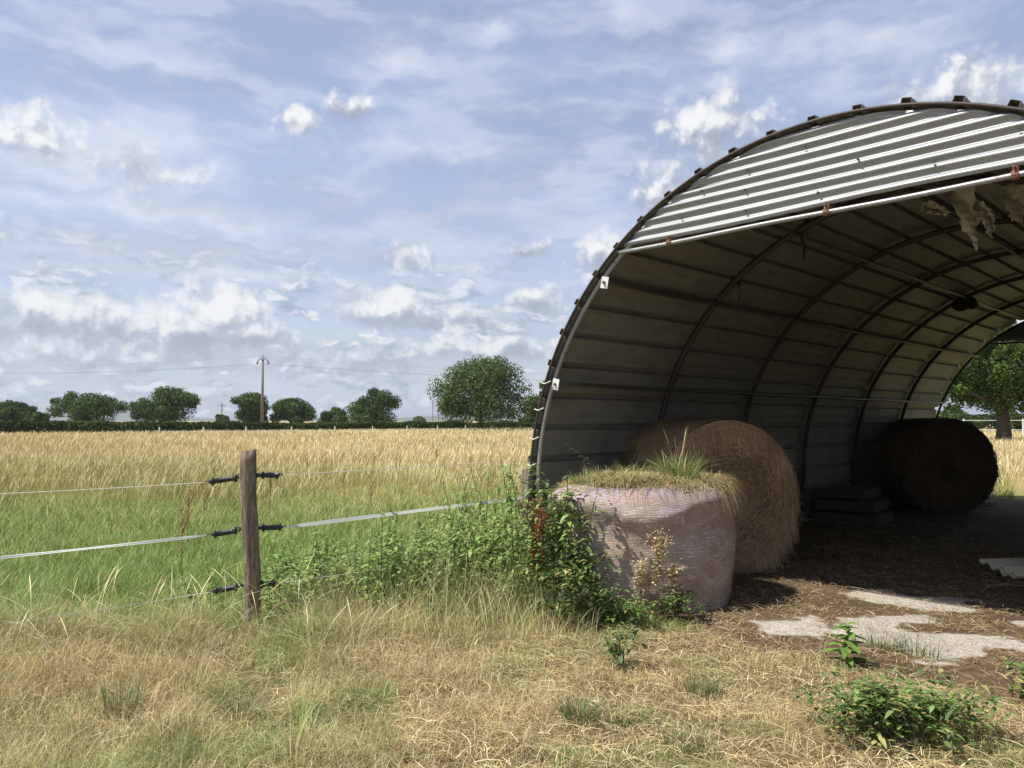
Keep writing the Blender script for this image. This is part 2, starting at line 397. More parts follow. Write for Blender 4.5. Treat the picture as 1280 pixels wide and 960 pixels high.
def b_net(q):
    p = objc(q); s = q.n('ShaderNodeSeparateXYZ'); q.put(s.inputs[0], p)
    ang = q.m('ARCTAN2', s.outputs[1], s.outputs[0])
    wob = q.noise(q.xyz(q.m('MULTIPLY', ang, 1.6), q.m('MULTIPLY', s.outputs[2], 2.5), 0.0), 2.2, 4, .6)
    zz = q.m('ADD', s.outputs[2], q.m('MULTIPLY', wob, q.mr(s.outputs[2], .2, 1.0, .03, .11)))
    zz = q.m('ADD', zz, q.m('MULTIPLY', q.noise(q.xyz(q.m('MULTIPLY', ang, 5), q.m('MULTIPLY', zz, 22), 3.0), 1.0, 3, .6), .045))
    w1 = q.m('SINE', q.m('MULTIPLY', zz, 2*math.pi/.021))
    br = q.noise(q.xyz(q.m('MULTIPLY', ang, 26), q.m('MULTIPLY', zz, 55), 0.0), 1.0, 4, .65)
    fine = q.noise(p, 120, 4, .7); big = q.noise(p, 3.5, 4, .6)
    thread = q.m('MULTIPLY', q.mr(w1, -.25, .9, 0, 1, True), q.mr(br, .38, .60, .05, 1))
    hay = q.mix(fine, (.16, .11, .08), (.46, .34, .25))
    net = q.mix(q.mr(big, .35, .65), (.50, .45, .45), (.74, .69, .67))
    lil = q.mr(s.outputs[2], .55, 1.0, .0, .75)
    net = q.mix(q.m('MULTIPLY', lil, q.mr(big, .40, .58)), net, (.40, .32, .66))
    cover = q.mr(q.noise(q.v('MULTIPLY', p, (1, 1, 1.8)), 6, 6, .68), .36, .60, .12, 1.0)
    c = q.mix(q.m('MULTIPLY', q.m('ADD', q.m('MULTIPLY', thread, .8), .16), cover), hay, net)
    h = q.m('ADD', q.m('MULTIPLY', thread, .7), fine)
    return pbsdf(q, c, .8, 0, h, .45, .007, .15)
M['net'] = mat('lilac_net_wrap', b_net)
def b_haycore(q):
    n = q.noise(q.v('MULTIPLY', objc(q), (1, 1, 1)), 55, 5, .7); n2 = q.noise(objc(q), 4, 4)
    return pbsdf(q, q.mix(n, (.09, .06, .038), q.mix(n2, (.24, .165, .10), (.36, .26, .16))), .9, 0, n, 1.0, .02, .1)
M['hay'] = mat('old_hay', b_haycore)
M['board'] = mat('fibre_cement', lambda q: pbsdf(q, q.mix(q.noise(objc(q), 12, 5, .7), (.22, .20, .17), (.42, .39, .34)), .9, 0, q.noise(objc(q), 60, 3), .3, .004))
M['slab'] = mat('shade_toned_slab', lambda q: pbsdf(q, q.mix(q.noise(objc(q), 12, 5, .7), (.04, .037, .032), (.09, .083, .07)), .9))  # grey darkened so the barn's dimness is already in the slab colour
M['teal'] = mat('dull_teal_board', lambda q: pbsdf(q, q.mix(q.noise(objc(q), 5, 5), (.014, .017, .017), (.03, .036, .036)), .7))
M['cloth'] = mat('torn_lining', lambda q: pbsdf(q, q.mix(q.noise(objc(q), 14, 5), (.30, .28, .23), (.60, .57, .48)), .9))
M['rope'] = mat('dark_rope', lambda q: pbsdf(q, q.mix(q.noise(objc(q), 60, 3), (.015, .012, .01), (.05, .04, .03)), .9))

# ------------------------------------------------------------------ ground (one sheet) and hills
gx = np.concatenate([-np.geomspace(6000, 20, 26), np.linspace(-18, 18, 40), np.geomspace(20, 6000, 26)])
gy = np.concatenate([[-300, -60, -20], np.linspace(-8, 30, 42), np.geomspace(34, 8000, 34)])
X, Y = np.meshgrid(gx, gy, indexing='ij'); nx, ny = X.shape
co = np.stack([X.ravel(), Y.ravel(), np.zeros(X.size)], 1)
i, j = np.meshgrid(np.arange(nx-1), np.arange(ny-1), indexing='ij')
a = (i*ny+j).ravel(); quads = np.stack([a, a+ny, a+ny+1, a+1], 1)
tag(np_mesh('ground', co, quads, M['ground']), kind='structure')

# ------------------------------------------------------------------ barn (local x along the gable, y along the length)
TH = R(45.6); D0 = 8.0
FX, FY = (665-640)/F_PX*D0, D0
LEN, BAY, NB = 12.0, 2.0, 6
CS, CZ, RR = 3.09, .853, 3.0
gvec = Vector((math.cos(TH), -math.sin(TH))); avec = Vector((math.sin(TH), math.cos(TH)))
def to_local(x, y):
    dx = x-FX; dy = y-FY
    return dx*gvec.x+dy*gvec.y, dx*avec.x+dy*avec.y
def to_world(s, ax, z=0.0):
    return Vector((FX+s*gvec.x+ax*avec.x, FY+s*gvec.y+ax*avec.y, z))
def prof(t, off=0.0):
    """arc length from the left foot; off = outward"""
    leg = math.hypot(.09, CZ)
    tot = 2*leg+math.pi*RR
    if t < leg:
        f = t/leg; p = (.09*f, CZ*f); n = (-.995, .1)
    elif t <= tot-leg:
        a = math.pi-(t-leg)/RR; p = (CS+RR*math.cos(a), CZ+RR*math.sin(a)); n = (math.cos(a), math.sin(a))
    else:
        f = (tot-t)/leg; p = (2*CS-.09*f, CZ*f); n = (.995, .1)
    return p[0]+n[0]*off, p[1]+n[1]*off
LEG = math.hypot(.09, CZ); TOT = 2*LEG+math.pi*RR
barn = empty('barn', (FX, FY, 0), -TH)
tag(barn, 'open arched metal barn with corrugated gable top and dark ribbed inside', 'barn')
SP = .3333
ts = [(0, 0)]
k = 0; tk = .21
while tk < TOT-.06:
    for dt, of in ((-.036, 0), (-.030, .056), (.030, .056), (.036, 0)): ts.append((tk+dt, of))
    if tk+SP < TOT-.06:
        for dd in (.10, .165, .23): ts.append((tk+dd, .0035 if dd != .165 else 0.0))
    tk += SP
ts.append((TOT, 0))
for b in range(NB):
    mb = MB(); y0 = b*BAY-(.10 if b == 0 else .06); y1 = (b+1)*BAY+(.10 if b == NB-1 else .06)
    ys = np.linspace(y0, y1, 9); vs = []; fs = []
    lift = .004*(b % 2)+.012
    for yy in ys:
        for (t, of) in ts:
            wob = .004*math.sin(3.1*t+2.3*yy+b)+.003*math.sin(9*yy+t*1.3)
            x, z = prof(t, of+lift+wob); vs.append((x, yy, z))
    n = len(ts)
    for r in range(len(ys)-1):
        for c in range(n-1): fs.append((r*n+c, r*n+c+1, (r+1)*n+c+1, (r+1)*n+c))
    mb.add(vs, fs); mb.build('roof_sheet', M['sheet'], barn, solid=.002)
def arch_pts(ax, off, n=64, t0=0.0, t1=None):
    t1 = TOT if t1 is None else t1
    return [(*(lambda p: (p[0], ax, p[1]))(prof(t0+(t1-t0)*i/n, off)),) for i in range(n+1)]
for b in range(NB+1):
    ax = b*BAY + (-.045 if b == 0 else (.045 if b == NB else 0))
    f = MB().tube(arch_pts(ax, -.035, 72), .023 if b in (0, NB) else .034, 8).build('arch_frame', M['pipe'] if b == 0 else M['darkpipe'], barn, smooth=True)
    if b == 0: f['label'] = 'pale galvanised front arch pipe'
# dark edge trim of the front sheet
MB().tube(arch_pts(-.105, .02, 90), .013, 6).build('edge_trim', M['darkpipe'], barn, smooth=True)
for kk in range(1, 8):
    t = LEG+RR*math.pi*kk/8
    x, z = prof(t, -.085)
    pp = [(x, -.02+i*(LEN+.04)/24, z+.006*math.sin(i*1.1+kk)) for i in range(25)]
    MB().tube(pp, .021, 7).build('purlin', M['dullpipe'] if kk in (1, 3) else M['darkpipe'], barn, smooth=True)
# corrugated gable tops
ZR = 3.16
def gable(y, sgn, seed):
    rs = random.Random(seed)
    z0 = ZR+.055; z1 = CZ+RR-.012; rows = 110; cols = 60; vs = []; fs = []
    for r in range(rows+1):
        z = z0+(z1-z0)*r/rows
        hw = math.sqrt(max(0, (RR-.008)**2-(z-CZ)**2))
        for c in range(cols+1):
            s = CS-hw+2*hw*c/cols
            edge = .02*math.exp(-((s-2.05)/.22)**2)*math.exp(-((z-3.62)/.05)**2)
            sag = .022*math.sin(s*1.9+.7)*(1-r/rows)**2 if r < 30 else 0
            if r == 0: sag += rs.uniform(-.003, .003)
            vs.append((s, y+sgn*.0130*math.sin(2*math.pi*z/.0815)+edge+.004*math.sin(s*2.3), z+sag*.6))
    for r in range(rows):
        for c in range(cols): k = r*(cols+1)+c; fs.append((k, k+1, k+cols+2, k+cols+1))
    return MB().add(vs, fs).build('gable_panel', M['galv'], barn, smooth=True, solid=.0015)
gable(-.075, 1, 3); gable(LEN+.075, -1, 4)
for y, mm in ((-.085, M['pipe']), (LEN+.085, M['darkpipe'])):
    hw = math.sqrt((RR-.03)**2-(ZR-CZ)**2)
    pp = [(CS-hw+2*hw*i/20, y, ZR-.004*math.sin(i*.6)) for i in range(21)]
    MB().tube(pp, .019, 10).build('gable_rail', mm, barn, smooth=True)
for s in (1.767, 3.16, 4.37):
    mb = MB(); mb.tube([(s-.022, -.085, ZR), (s+.022, -.085, ZR)], .029, 10, lump=.06); mb.box((s, -.080, ZR+.035), (.035, .02, .05), None, .004); mb.tube([(s, -.075, ZR+.05), (s, -.13, ZR+.05)], .009, 6)
    mb.build('rail_clamp', M['rust'], barn)
for t_ang in (22.5, 45):
    a = math.pi-R(t_ang); x, z = CS+(RR-.10)*math.cos(a), CZ+(RR-.10)*math.sin(a)
    mb = MB(); rot = Matrix.Rotation(-(math.pi/2-R(t_ang))*.0+R(12), 3, 'Y'); mb.box((x, -.085, z), (.085, .006, .11), rot)
    pl = mb.build('bracket_plate', M['plate'], barn, bevel=.002)
    mb = MB().tube([(x, -.088, z), (x, -.112, z)], .014, 6); mb.build('bolt', M['rust'], pl)
# roof screws on the gable sheet
for (s, z) in [(1.9, 3.35), (2.5, 3.3), (2.5, 3.47), (2.52, 3.63), (3.1, 3.32), (3.4, 3.5), (3.9, 3.36), (3.0, 3.7), (4.4, 3.45), (2.1, 3.55)]:
    MB().tube([(s, -.088, z), (s, -.105, z)], .009, 6).build('roof_screw', M['darkpipe'], barn)
# foot plank and clamped lower boards on the left gable foot
mb = MB(); mb.add([(-.09, -.16, -.05), (.02, -.16, -.05), (.02, -.11, -.05), (-.09, -.11, -.05), (.0, -.15, 1.10), (.105, -.15, 1.12), (.105, -.10, 1.12), (.0, -.10, 1.10)],
                   [(0, 3, 2, 1), (4, 5, 6, 7), (0, 1, 5, 4), (1, 2, 6, 5), (2, 3, 7, 6), (3, 0, 4, 7)])
mb.build('foot_board', M['plank'], barn, bevel=.004)
for z in (.62, .78, 1.02):
    mb = MB(); x = -.01+z*.045
    mb.tube([(x-.06, -.175, z), (x+.055, -.18, z-.02), (x+.09, -.12, z-.01), (x+.06, -.08, z), (x-.05, -.08, z+.01), (x-.07, -.13, z+.01), (x-.06, -.175, z)], .005, 5)
    mb.build('tie_wire', M['steelwire'], barn)
for t in (1.15, 1.42, 1.72, 2.0):
    x, z = prof(t, .02); mb = MB(); mb.tube([(x-.05, -.11, z+.01), (x+.02, -.13, z-.005), (x+.09, -.12, z+.02)], .006, 5); mb.build('tie_wire', M['wire'], barn)
# horizontal low boards inside the left wall foot
for k in range(3):
    mb = MB(); z = .16+k*.30
    mb.box((.055+.01*k+.0085, 1.0+.5, z), (.018, 3.0, .27)); mb.build('wall_board', M['sheet'], barn, bevel=.003)

# barn floor and concrete
def patch(name, pts, z, m, n=10, jit=.04, kind='structure'):
    pts = [Vector(p) for p in pts]; out = []
    for i, p in enumerate(pts):
        q_ = pts[(i+1) % len(pts)]
        for k in range(n):
            f = k/n; w = p.lerp(q_, f)
            out.append((w.x+random.uniform(-jit, jit), w.y+random.uniform(-jit, jit), z))
    mb = MB(); mb.add(out, [tuple(range(len(out)))]); o = mb.build(name, m)
    bm = bmesh.new(); bm.from_mesh(o.data); bmesh.ops.triangulate(bm, faces=bm.faces); bm.to_mesh(o.data); bm.free()
    if kind: o['kind'] = kind
    return o
conc_px = [
 [(940, 778), (985, 772), (1030, 771), (1040, 785), (1030, 799), (985, 798), (950, 788)],
 [(1050, 742), (1095, 737), (1140, 745), (1225, 748), (1215, 766), (1160, 766), (1105, 757), (1065, 748)],
 [(1080, 770), (1160, 768), (1172, 778), (1130, 786), (1280, 800), (1340, 790), (1350, 815), (1250, 812), (1195, 830), (1150, 828), (1120, 808), (1070, 806), (1040, 796), (1035, 775)],
 [(1250, 775), (1330, 772), (1340, 782), (1270, 783)], [(1120, 600), (1160, 596), (1290, 612), (1300, 622), (1200, 622)]]
conc = []
for k, pl in enumerate(conc_px):
    w = [gp(*p) for p in pl]; conc.append([(v.x, v.y) for v in w])
def conc_depth(x, y):
    """signed distance into the bare concrete, metres (positive inside)"""
    x = np.asarray(x, float); y = np.asarray(y, float); best = np.full(x.shape, -9.0)
    for poly in conc:
        ins = np.zeros(x.shape, bool); dm = np.full(x.shape, 9.0); n = len(poly)
        for i in range(n):
            x1, y1 = poly[i]; x2, y2 = poly[(i+1) % n]
            ins ^= ((y1 > y) != (y2 > y)) & (x < (x2-x1)*(y-y1)/(y2-y1+1e-12)+x1)
            ex, ey = x2-x1, y2-y1; t = np.clip(((x-x1)*ex+(y-y1)*ey)/(ex*ex+ey*ey), 0, 1)
            dm = np.minimum(dm, np.hypot(x-x1-t*ex, y-y1-t*ey))
        best = np.maximum(best, np.where(ins, dm, -dm))
    return best
ss = np.linspace(.15, 6.1, 330); aa = np.concatenate([np.linspace(-1.1, 3.4, 250), np.linspace(3.45, 12.4, 60)])
Sg, Ag = np.meshgrid(ss, aa, indexing='ij')
Ag = np.where(Ag < -.2, -.2+(Ag+.2)*np.clip(Sg/2.6, 0, 1)*(.7+.5*vn(Sg, Sg*0, .5, 40)), Ag)
Xf = FX+Sg*gvec.x+Ag*avec.x; Yf = FY+Sg*gvec.y+Ag*avec.y
dd = conc_depth(Xf, Yf)+.16*(vn(Xf, Yf, .16, 41)-.5)+.10*(vn(Xf, Yf, .05, 42)-.5)
mk = np.clip((dd+.05)/.14, 0, 1)
co = np.stack([Xf.ravel(), Yf.ravel(), (.004+.006*vn(Xf, Yf, .12, 43)*(1-mk)).ravel()], 1); n1_, n2_ = Xf.shape
i, j = np.meshgrid(np.arange(n1_-1), np.arange(n2_-1), indexing='ij'); a = (i*n2_+j).ravel()
tag(np_mesh('barn_floor', co, np.stack([a, a+n2_, a+n2_+1, a+1], 1), M['floor'], np.repeat(mk.ravel()[:, None], 3, 1)), kind='structure')
def in_conc(x, y): return (conc_depth(x, y)+.16*(vn(x, y, .16, 41)-.5)) > .0

# ------------------------------------------------------------------ hay bales
def hay_strands_cyl(Rb, L, n, face_sign=-1, both=True, w=.004, seed=1, cmul=1.0):
    """strands lying on a cylinder with axis y, centre origin"""
    r = np.random.default_rng(seed); out = []
    N = n; th = r.random(N)*2*np.pi; y = (r.random(N)-.5)*L; ln = r.uniform(.08, .36, N)
    K = 4; t = np.linspace(-.5, .5, K)
    tilt = r.normal(0, .35, N)
    pts = np.zeros((N, K, 3))
    rad = Rb+r.uniform(0, .018, N)
    A = th[:, None]+ln[:, None]*np.cos(tilt)[:, None]*t/Rb
    lift = (r.random(N)**6*.03)[:, None]*(t+.5)**2
    pts[:, :, 0] = np.cos(A)*(rad[:, None]+lift); pts[:, :, 2] = np.sin(A)*(rad[:, None]+lift)
    pts[:, :, 1] = y[:, None]+ln[:, None]*np.sin(tilt)[:, None]*t
    side = np.stack([np.zeros(N), np.ones(N), np.zeros(N)], 1)
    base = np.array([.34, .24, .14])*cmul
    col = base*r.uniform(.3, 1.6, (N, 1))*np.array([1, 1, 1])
    out.append(ribbons(pts, side, np.full((N, K), w)*r.uniform(.6, 1.4, (N, 1)), col))
    for sg in ((-1, 1) if both else (face_sign,)):
        N2 = int(n*.55); rr = Rb*np.sqrt(r.random(N2)); th = r.random(N2)*2*np.pi
        ang = th+np.pi/2+r.normal(0, .45, N2); ln = r.uniform(.08, .36, N2)
        pts = np.zeros((N2, K, 3)); cx = rr*np.cos(th); cz = rr*np.sin(th)
        pts[:, :, 0] = cx[:, None]+np.cos(ang)[:, None]*ln[:, None]*t
        pts[:, :, 2] = cz[:, None]+np.sin(ang)[:, None]*ln[:, None]*t-.25*ln[:, None]*(t+.5)**2*r.random((N2, 1))
        yy = sg*(L/2+r.uniform(0, .03, N2)); pts[:, :, 1] = yy[:, None]+sg*(r.random(N2)**4*.05)[:, None]*(t+.5)**2
        rad2 = np.hypot(pts[:, :, 0], pts[:, :, 2]); fct = np.minimum(1, (Rb*.995)/np.maximum(rad2, 1e-6)); pts[:, :, 0] *= fct; pts[:, :, 2] *= fct
        side = np.stack([-np.sin(ang), np.zeros(N2), np.cos(ang)], 1)
        col = base*r.uniform(.3, 1.6, (N2, 1))
        out.append(ribbons(pts, side, np.full((N2, K), w)*r.uniform(.6, 1.4, (N2, 1)), col))
        # loose stalks drooping from the rim of the face
        N3 = n//12; th = r.random(N3)*2*np.pi; ln = r.uniform(.06, .24, N3); o_ = r.uniform(.01, .07, N3)
        t3 = np.linspace(0, 1, K); rr3 = Rb*r.uniform(.80, 1.0, N3); pts = np.zeros((N3, K, 3))
        pts[:, :, 0] = (rr3*np.cos(th))[:, None]+(np.cos(th)*o_*.5+r.normal(0, .03, N3))[:, None]*t3
        pts[:, :, 2] = (rr3*np.sin(th))[:, None]-ln[:, None]*t3**1.6
        pts[:, :, 1] = sg*(L/2+.012+o_[:, None]*np.sqrt(t3))
        pts[:, :, 2] = np.maximum(pts[:, :, 2], -Rb*.93)
        out.append(ribbons(pts, np.tile([1.0, 0, 0], (N3, 1)), np.full((N3, K), w), base*1.1*r.uniform(.5, 1.5, (N3, 1))))
    return merge(out)
def lying_bale(loc, rz, Rb, L, label, n, w, seed, cmul=1.0):
    root = empty('round_hay_bale', loc, rz)
    tag(root, label, 'hay bale', 'old round hay bales lying in the barn')
    vs = []; fs = []; nu = 72; rows = [(-L/2, 0.0), (-L/2-.03, .45), (-L/2-.02, .85), (-L/2+.01, .96), (-L/2+.06, 1.0), (-L/4, 1.01), (0, 1.0), (L/4, 1.01), (L/2-.06, 1.0), (L/2-.01, .96), (L/2+.02, .8), (L/2, 0.0)]
    rs = random.Random(seed)
    for (y, f) in rows:
        for i in range(nu):
            a = 2*math.pi*i/nu; rad = Rb*f*(1+.012*math.sin(3*a+seed)+.008*math.sin(7*a+y*4))+rs.uniform(-.006, .006)
            z = rad*math.sin(a)
            z = max(z, -Rb*.94)
            vs.append((rad*math.cos(a)*1.02, y, z))
    for r in range(len(rows)-1):
        for i in range(nu): fs.append((r*nu+i, r*nu+(i+1) % nu, (r+1)*nu+(i+1) % nu, (r+1)*nu+i))
    MB().add(vs, fs).build('hay_body', M['hay'], root, smooth=True)
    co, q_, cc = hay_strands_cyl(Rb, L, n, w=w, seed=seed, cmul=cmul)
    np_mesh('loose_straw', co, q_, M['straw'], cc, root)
    return root
lying_bale((2.11, 8.66, .78), R(17), .83, 1.12, 'large round bale of brown hay leaning close behind the net wrapped bale', 30000, .0034, 5, 1.45)
lying_bale((7.68, 14.2, .80), R(-2), .84, 1.35, 'round hay bale in deep shade near the far opening of the barn', 5000, .008, 6, .38)  # straw tint raised for light on the near bale, darkened as shade here

# net wrapped bale standing on its end, grass growing on top
WBX, WBY, WBR, WBH = 1.20, 7.16, .82, 1.03
wb = empty('wrapped_hay_bale', (WBX, WBY, 0)); tag(wb, 'sagging round bale in lilac net wrap with grass growing on its top', 'hay bale')
vs = []; fs = []; nu = 220; nz = 90
def wrap_r(a, f):
    """radius at angle a and height fraction f"""
    z = f*WBH
    r = WBR*(1.0-.045*(1-f)**2+.03*math.sin(math.pi*f)-.02*f)
    r += .018*math.sin(2*a+1.0)+.010*math.sin(5*a+3*f)+.008*math.sin(9*a-4*f+1)
    # sagging fold that runs down to the left
    dd = (a-(-1.9))-(1-f)*1.1
    r += .012*math.exp(-(dd/.10)**2)
    fc = .84+.05*math.sin(a*2.3+.4)+.03*math.sin(a*5.1)
    r += .045*math.exp(-((f-fc)/.085)**2)-.020*math.exp(-((f-fc+.20)/.10)**2)
    if f > .86: r -= WBR*.16*((f-.86)/.14)**2.2
    return r
for jz in range(nz+1):
    f = jz/nz
    for iu in range(nu):
        a = 2*math.pi*iu/nu; r = wrap_r(a, f)
        zz = f*WBH+.03*math.sin(a+2.4)*f+ .012*math.sin(4*a)*f
        r += random.uniform(-.002, .002)+.012*(float(vn(a*2.2, zz*4, 1.0, 4))-.5)
        r += .006*(float(vn(a*9, zz*16, 1.0, 3))-.5)*2
        vs.append((r*math.cos(a), r*math.sin(a), zz))
for jz in range(nz):
    for iu in range(nu): fs.append((jz*nu+iu, jz*nu+(iu+1) % nu, (jz+1)*nu+(iu+1) % nu, (jz+1)*nu+iu))
MB().add(vs, fs).build('net_wrap', M['net'], wb, smooth=True)
vs = []; fs = []; rings = 14
for r_ in range(rings+1):
    f = r_/rings
    for iu in range(72):
        a = 2*math.pi*iu/72; rr = (wrap_r(a, 1.0)-.004)*f
        zz = WBH+.03*math.sin(a+2.4)+.012*math.sin(4*a)-.012+.05*(1-f**3)+.02*math.sin(3*a+5*f)*f*(1-f)*4
        vs.append((rr*math.cos(a), rr*math.sin(a), zz+random.uniform(-.008, .008)))
for r_ in range(rings):
    for iu in range(72): fs.append((r_*72+iu, (r_+1)*72+iu, (r_+1)*72+(iu+1) % 72, r_*72+(iu+1) % 72))
MB().add(vs, fs).build('hay_top', M['hay'], wb, smooth=True)
# straw mat on top, drooping over the right shoulder
N = 9000; aa = rng.random(N)*2*np.pi; rr = (WBR*.86)*np.sqrt(rng.random(N)); ang = rng.random(N)*2*np.pi; ln = rng.uniform(.05, .22, N)
K = 4; t = np.linspace(0, 1, K); pts = np.zeros((N, K, 3))
pts[:, :, 0] = (rr*np.cos(aa))[:, None]+np.cos(ang)[:, None]*ln[:, None]*t
pts[:, :, 1] = (rr*np.sin(aa))[:, None]+np.sin(ang)[:, None]*ln[:, None]*t
hz = WBH+.05*(1-(rr/(WBR*.84))**3)+.03*np.sin(aa+2.4)*(rr/WBR)-.01
pts[:, :, 2] = hz[:, None]+(rng.random(N)**2*.05+.07*np.clip(vn(rr*np.cos(aa)+5, rr*np.sin(aa)+5, .13, 50)-.45, 0, 1))[:, None]*np.sin(t*np.pi*.7)+.004
rd = np.hypot(pts[:, :, 0], pts[:, :, 1]); over = np.clip(rd-WBR*.86, 0, None); pts[:, :, 2] -= over*.5
side = np.stack([-np.sin(ang), np.cos(ang), np.zeros(N)], 1)
col = np.array([.52, .41, .22])*rng.uniform(.5, 1.25, (N, 1)); gm = rng.random(N) < .35; col[gm] = np.array([.24, .27, .09])*rng.uniform(.7, 1.3, (gm.sum(), 1))
p1 = ribbons(pts, side, np.tile(np.linspace(1, .3, K), (N, 1))*.005, col)
N = 2600; aa = rng.normal(-.05, .36, N); z0 = rng.uniform(-.02, .08, N); ln = rng.uniform(.06, .28, N)
r0 = rng.uniform(.74, .92, N)*WBR; pts = np.zeros((N, K, 3)); ang = aa+rng.normal(0, .5, N)
out_ = (rng.random(N)*.16+.03)
pts[:, :, 0] = (r0*np.cos(aa))[:, None]+np.cos(ang)[:, None]*(ln*.3+out_)[:, None]*t**.6
pts[:, :, 1] = (r0*np.sin(aa))[:, None]+np.sin(ang)[:, None]*(ln*.3+out_)[:, None]*t**.6
pts[:, :, 2] = WBH+z0[:, None]-ln[:, None]*t**2
side = np.stack([-np.sin(ang), np.cos(ang), np.zeros(N)], 1)
col = np.array([.46, .34, .19])*rng.uniform(.45, 1.3, (N, 1))
p2 = ribbons(pts, side, np.tile(np.linspace(1, .3, K), (N, 1))*.005, col)
N = 2600; aa = rng.random(N)*6.283; zz = rng.uniform(.03, .95, N)*WBH; kp = vn(aa*6, zz*7, 1.0, 51) > .45; aa, zz = aa[kp], zz[kp]; N = len(aa)
ln = rng.uniform(.02, .09, N); tl = rng.normal(-.3, .8, N); r0 = np.array([wrap_r(a_, z_/WBH) for a_, z_ in zip(aa, zz)]); pts = np.zeros((N, K, 3))
A = aa[:, None]+ln[:, None]*np.cos(tl)[:, None]*t/WBR; rad = r0[:, None]+.004+(rng.random(N)**2*.03)[:, None]*t
pts[:, :, 0] = rad*np.cos(A); pts[:, :, 1] = rad*np.sin(A); pts[:, :, 2] = zz[:, None]+ln[:, None]*np.sin(tl)[:, None]*t
p3 = ribbons(pts, np.tile([0, 0, 1.0], (N, 1)), np.tile(np.linspace(1, .4, K), (N, 1))*.0032, np.array([.46, .35, .21])*rng.uniform(.5, 1.4, (N, 1)))
co, q_, cc = merge([p1, p2, p3]); np_mesh('loose_straw', co, q_, M['straw'], cc, wb)

# ------------------------------------------------------------------ leaf & plant builders
def leaf_mesh_arrays(centers, dirs, ups, length, width, cols, droop=.25):
    """pointed folded leaves of 4 quads; returns arrays"""
    N = len(centers); d_ = dirs/np.linalg.norm(dirs, axis=1, keepdims=True)
    s_ = np.cross(d_, ups); s_ /= (np.linalg.norm(s_, axis=1, keepdims=True)+1e-9); u_ = np.cross(s_, d_)
    ts_ = np.array([0, .3, .65, 1.0]); ws = np.array([.25, 1.0, .7, .04]); fold = .22
    rows = []
    for tt, ww in zip(ts_, ws):
        c = centers+d_*(length*tt)[:, None]-np.array([0, 0, 1])*(length*droop*tt**2)[:, None]
        e = s_*(width*ww*.5)[:, None]; lift = u_*(width*ww*.5*fold)[:, None]
        rows.append(np.stack([c-e+lift, c, c+e+lift], 1))
    co = np.stack(rows, 1).reshape(-1, 3)  # N,4,3,3
    base = (np.arange(N)*12)[:, None]
    f = []
    for r_ in range(3):
        for c_ in range(2): f.append([r_*3+c_, r_*3+c_+1, (r_+1)*3+c_+1, (r_+1)*3+c_])
    f = np.array(f).reshape(1, -1)+base
    return co, f.reshape(-1, 4), np.repeat(cols, 12, 0)
def stem_plant_mesh(h, pairs, leaf, seed, lean=.1, colour=(.07, .12, .03), bare=.15, droop=.45, tipshrink=.55):
    r = np.random.default_rng(seed); pr = random.Random(seed)
    ld = pr.uniform(0, 6.28); path = [(math.cos(ld)*lean*h*(k/8)**1.8, math.sin(ld)*lean*h*(k/8)**1.8, h*k/8) for k in range(9)]
    mb = MB(); mb.tube(path, [.0045*(1-.6*k/8) for k in range(9)], 5)
    st = (np.array(mb.v), np.array([f for f in mb.f if len(f) == 4]), np.tile(np.array([[.10, .12, .05]])*1.0, (len(mb.v), 1)))
    cs = []; ds = []; ls = []; 
    for k in range(pairs):
        f = bare+(1-bare)*(k+.5)/pairs; a0 = k*math.pi/2+pr.uniform(-.3, .3)
        x = np.interp(f, np.linspace(0, 1, 9), [p[0] for p in path]); y = np.interp(f, np.linspace(0, 1, 9), [p[1] for p in path])
        for sgn in (0, math.pi):
            for rep in range(2 if pr.random() < .5 else 1):
                a = a0+sgn+pr.uniform(-.5, .5)*rep
                cs.append((x, y, h*f+rep*.02)); ds.append((math.cos(a), math.sin(a), pr.uniform(-.1, .45))); ls.append(leaf*(1-(1-tipshrink)*f**3)*pr.uniform(.7, 1.15)*(.75 if rep else 1))
    cs = np.array(cs); ds = np.array(ds); ls = np.array(ls); n = len(cs)
    col = np.array(colour)*r.uniform(.7, 1.5, (n, 1))*np.array([1, 1, 1])
    lv = leaf_mesh_arrays(cs, ds, np.tile([0, 0, 1.0], (n, 1)), ls, ls*.48, col, droop)
    return st, lv
def plant_obj(name, label, cat, loc, h, pairs, leaf, seed, group=None, **kw):
    st, lv = stem_plant_mesh(h, pairs, leaf, seed, **kw)
    root = empty(name, loc, random.uniform(0, 6.28)); tag(root, label, cat, group)
    np_mesh('stem', *st[:2], M['leaf'], st[2], root); np_mesh('foliage', *lv[:2], M['leaf'], lv[2], root)
    return root

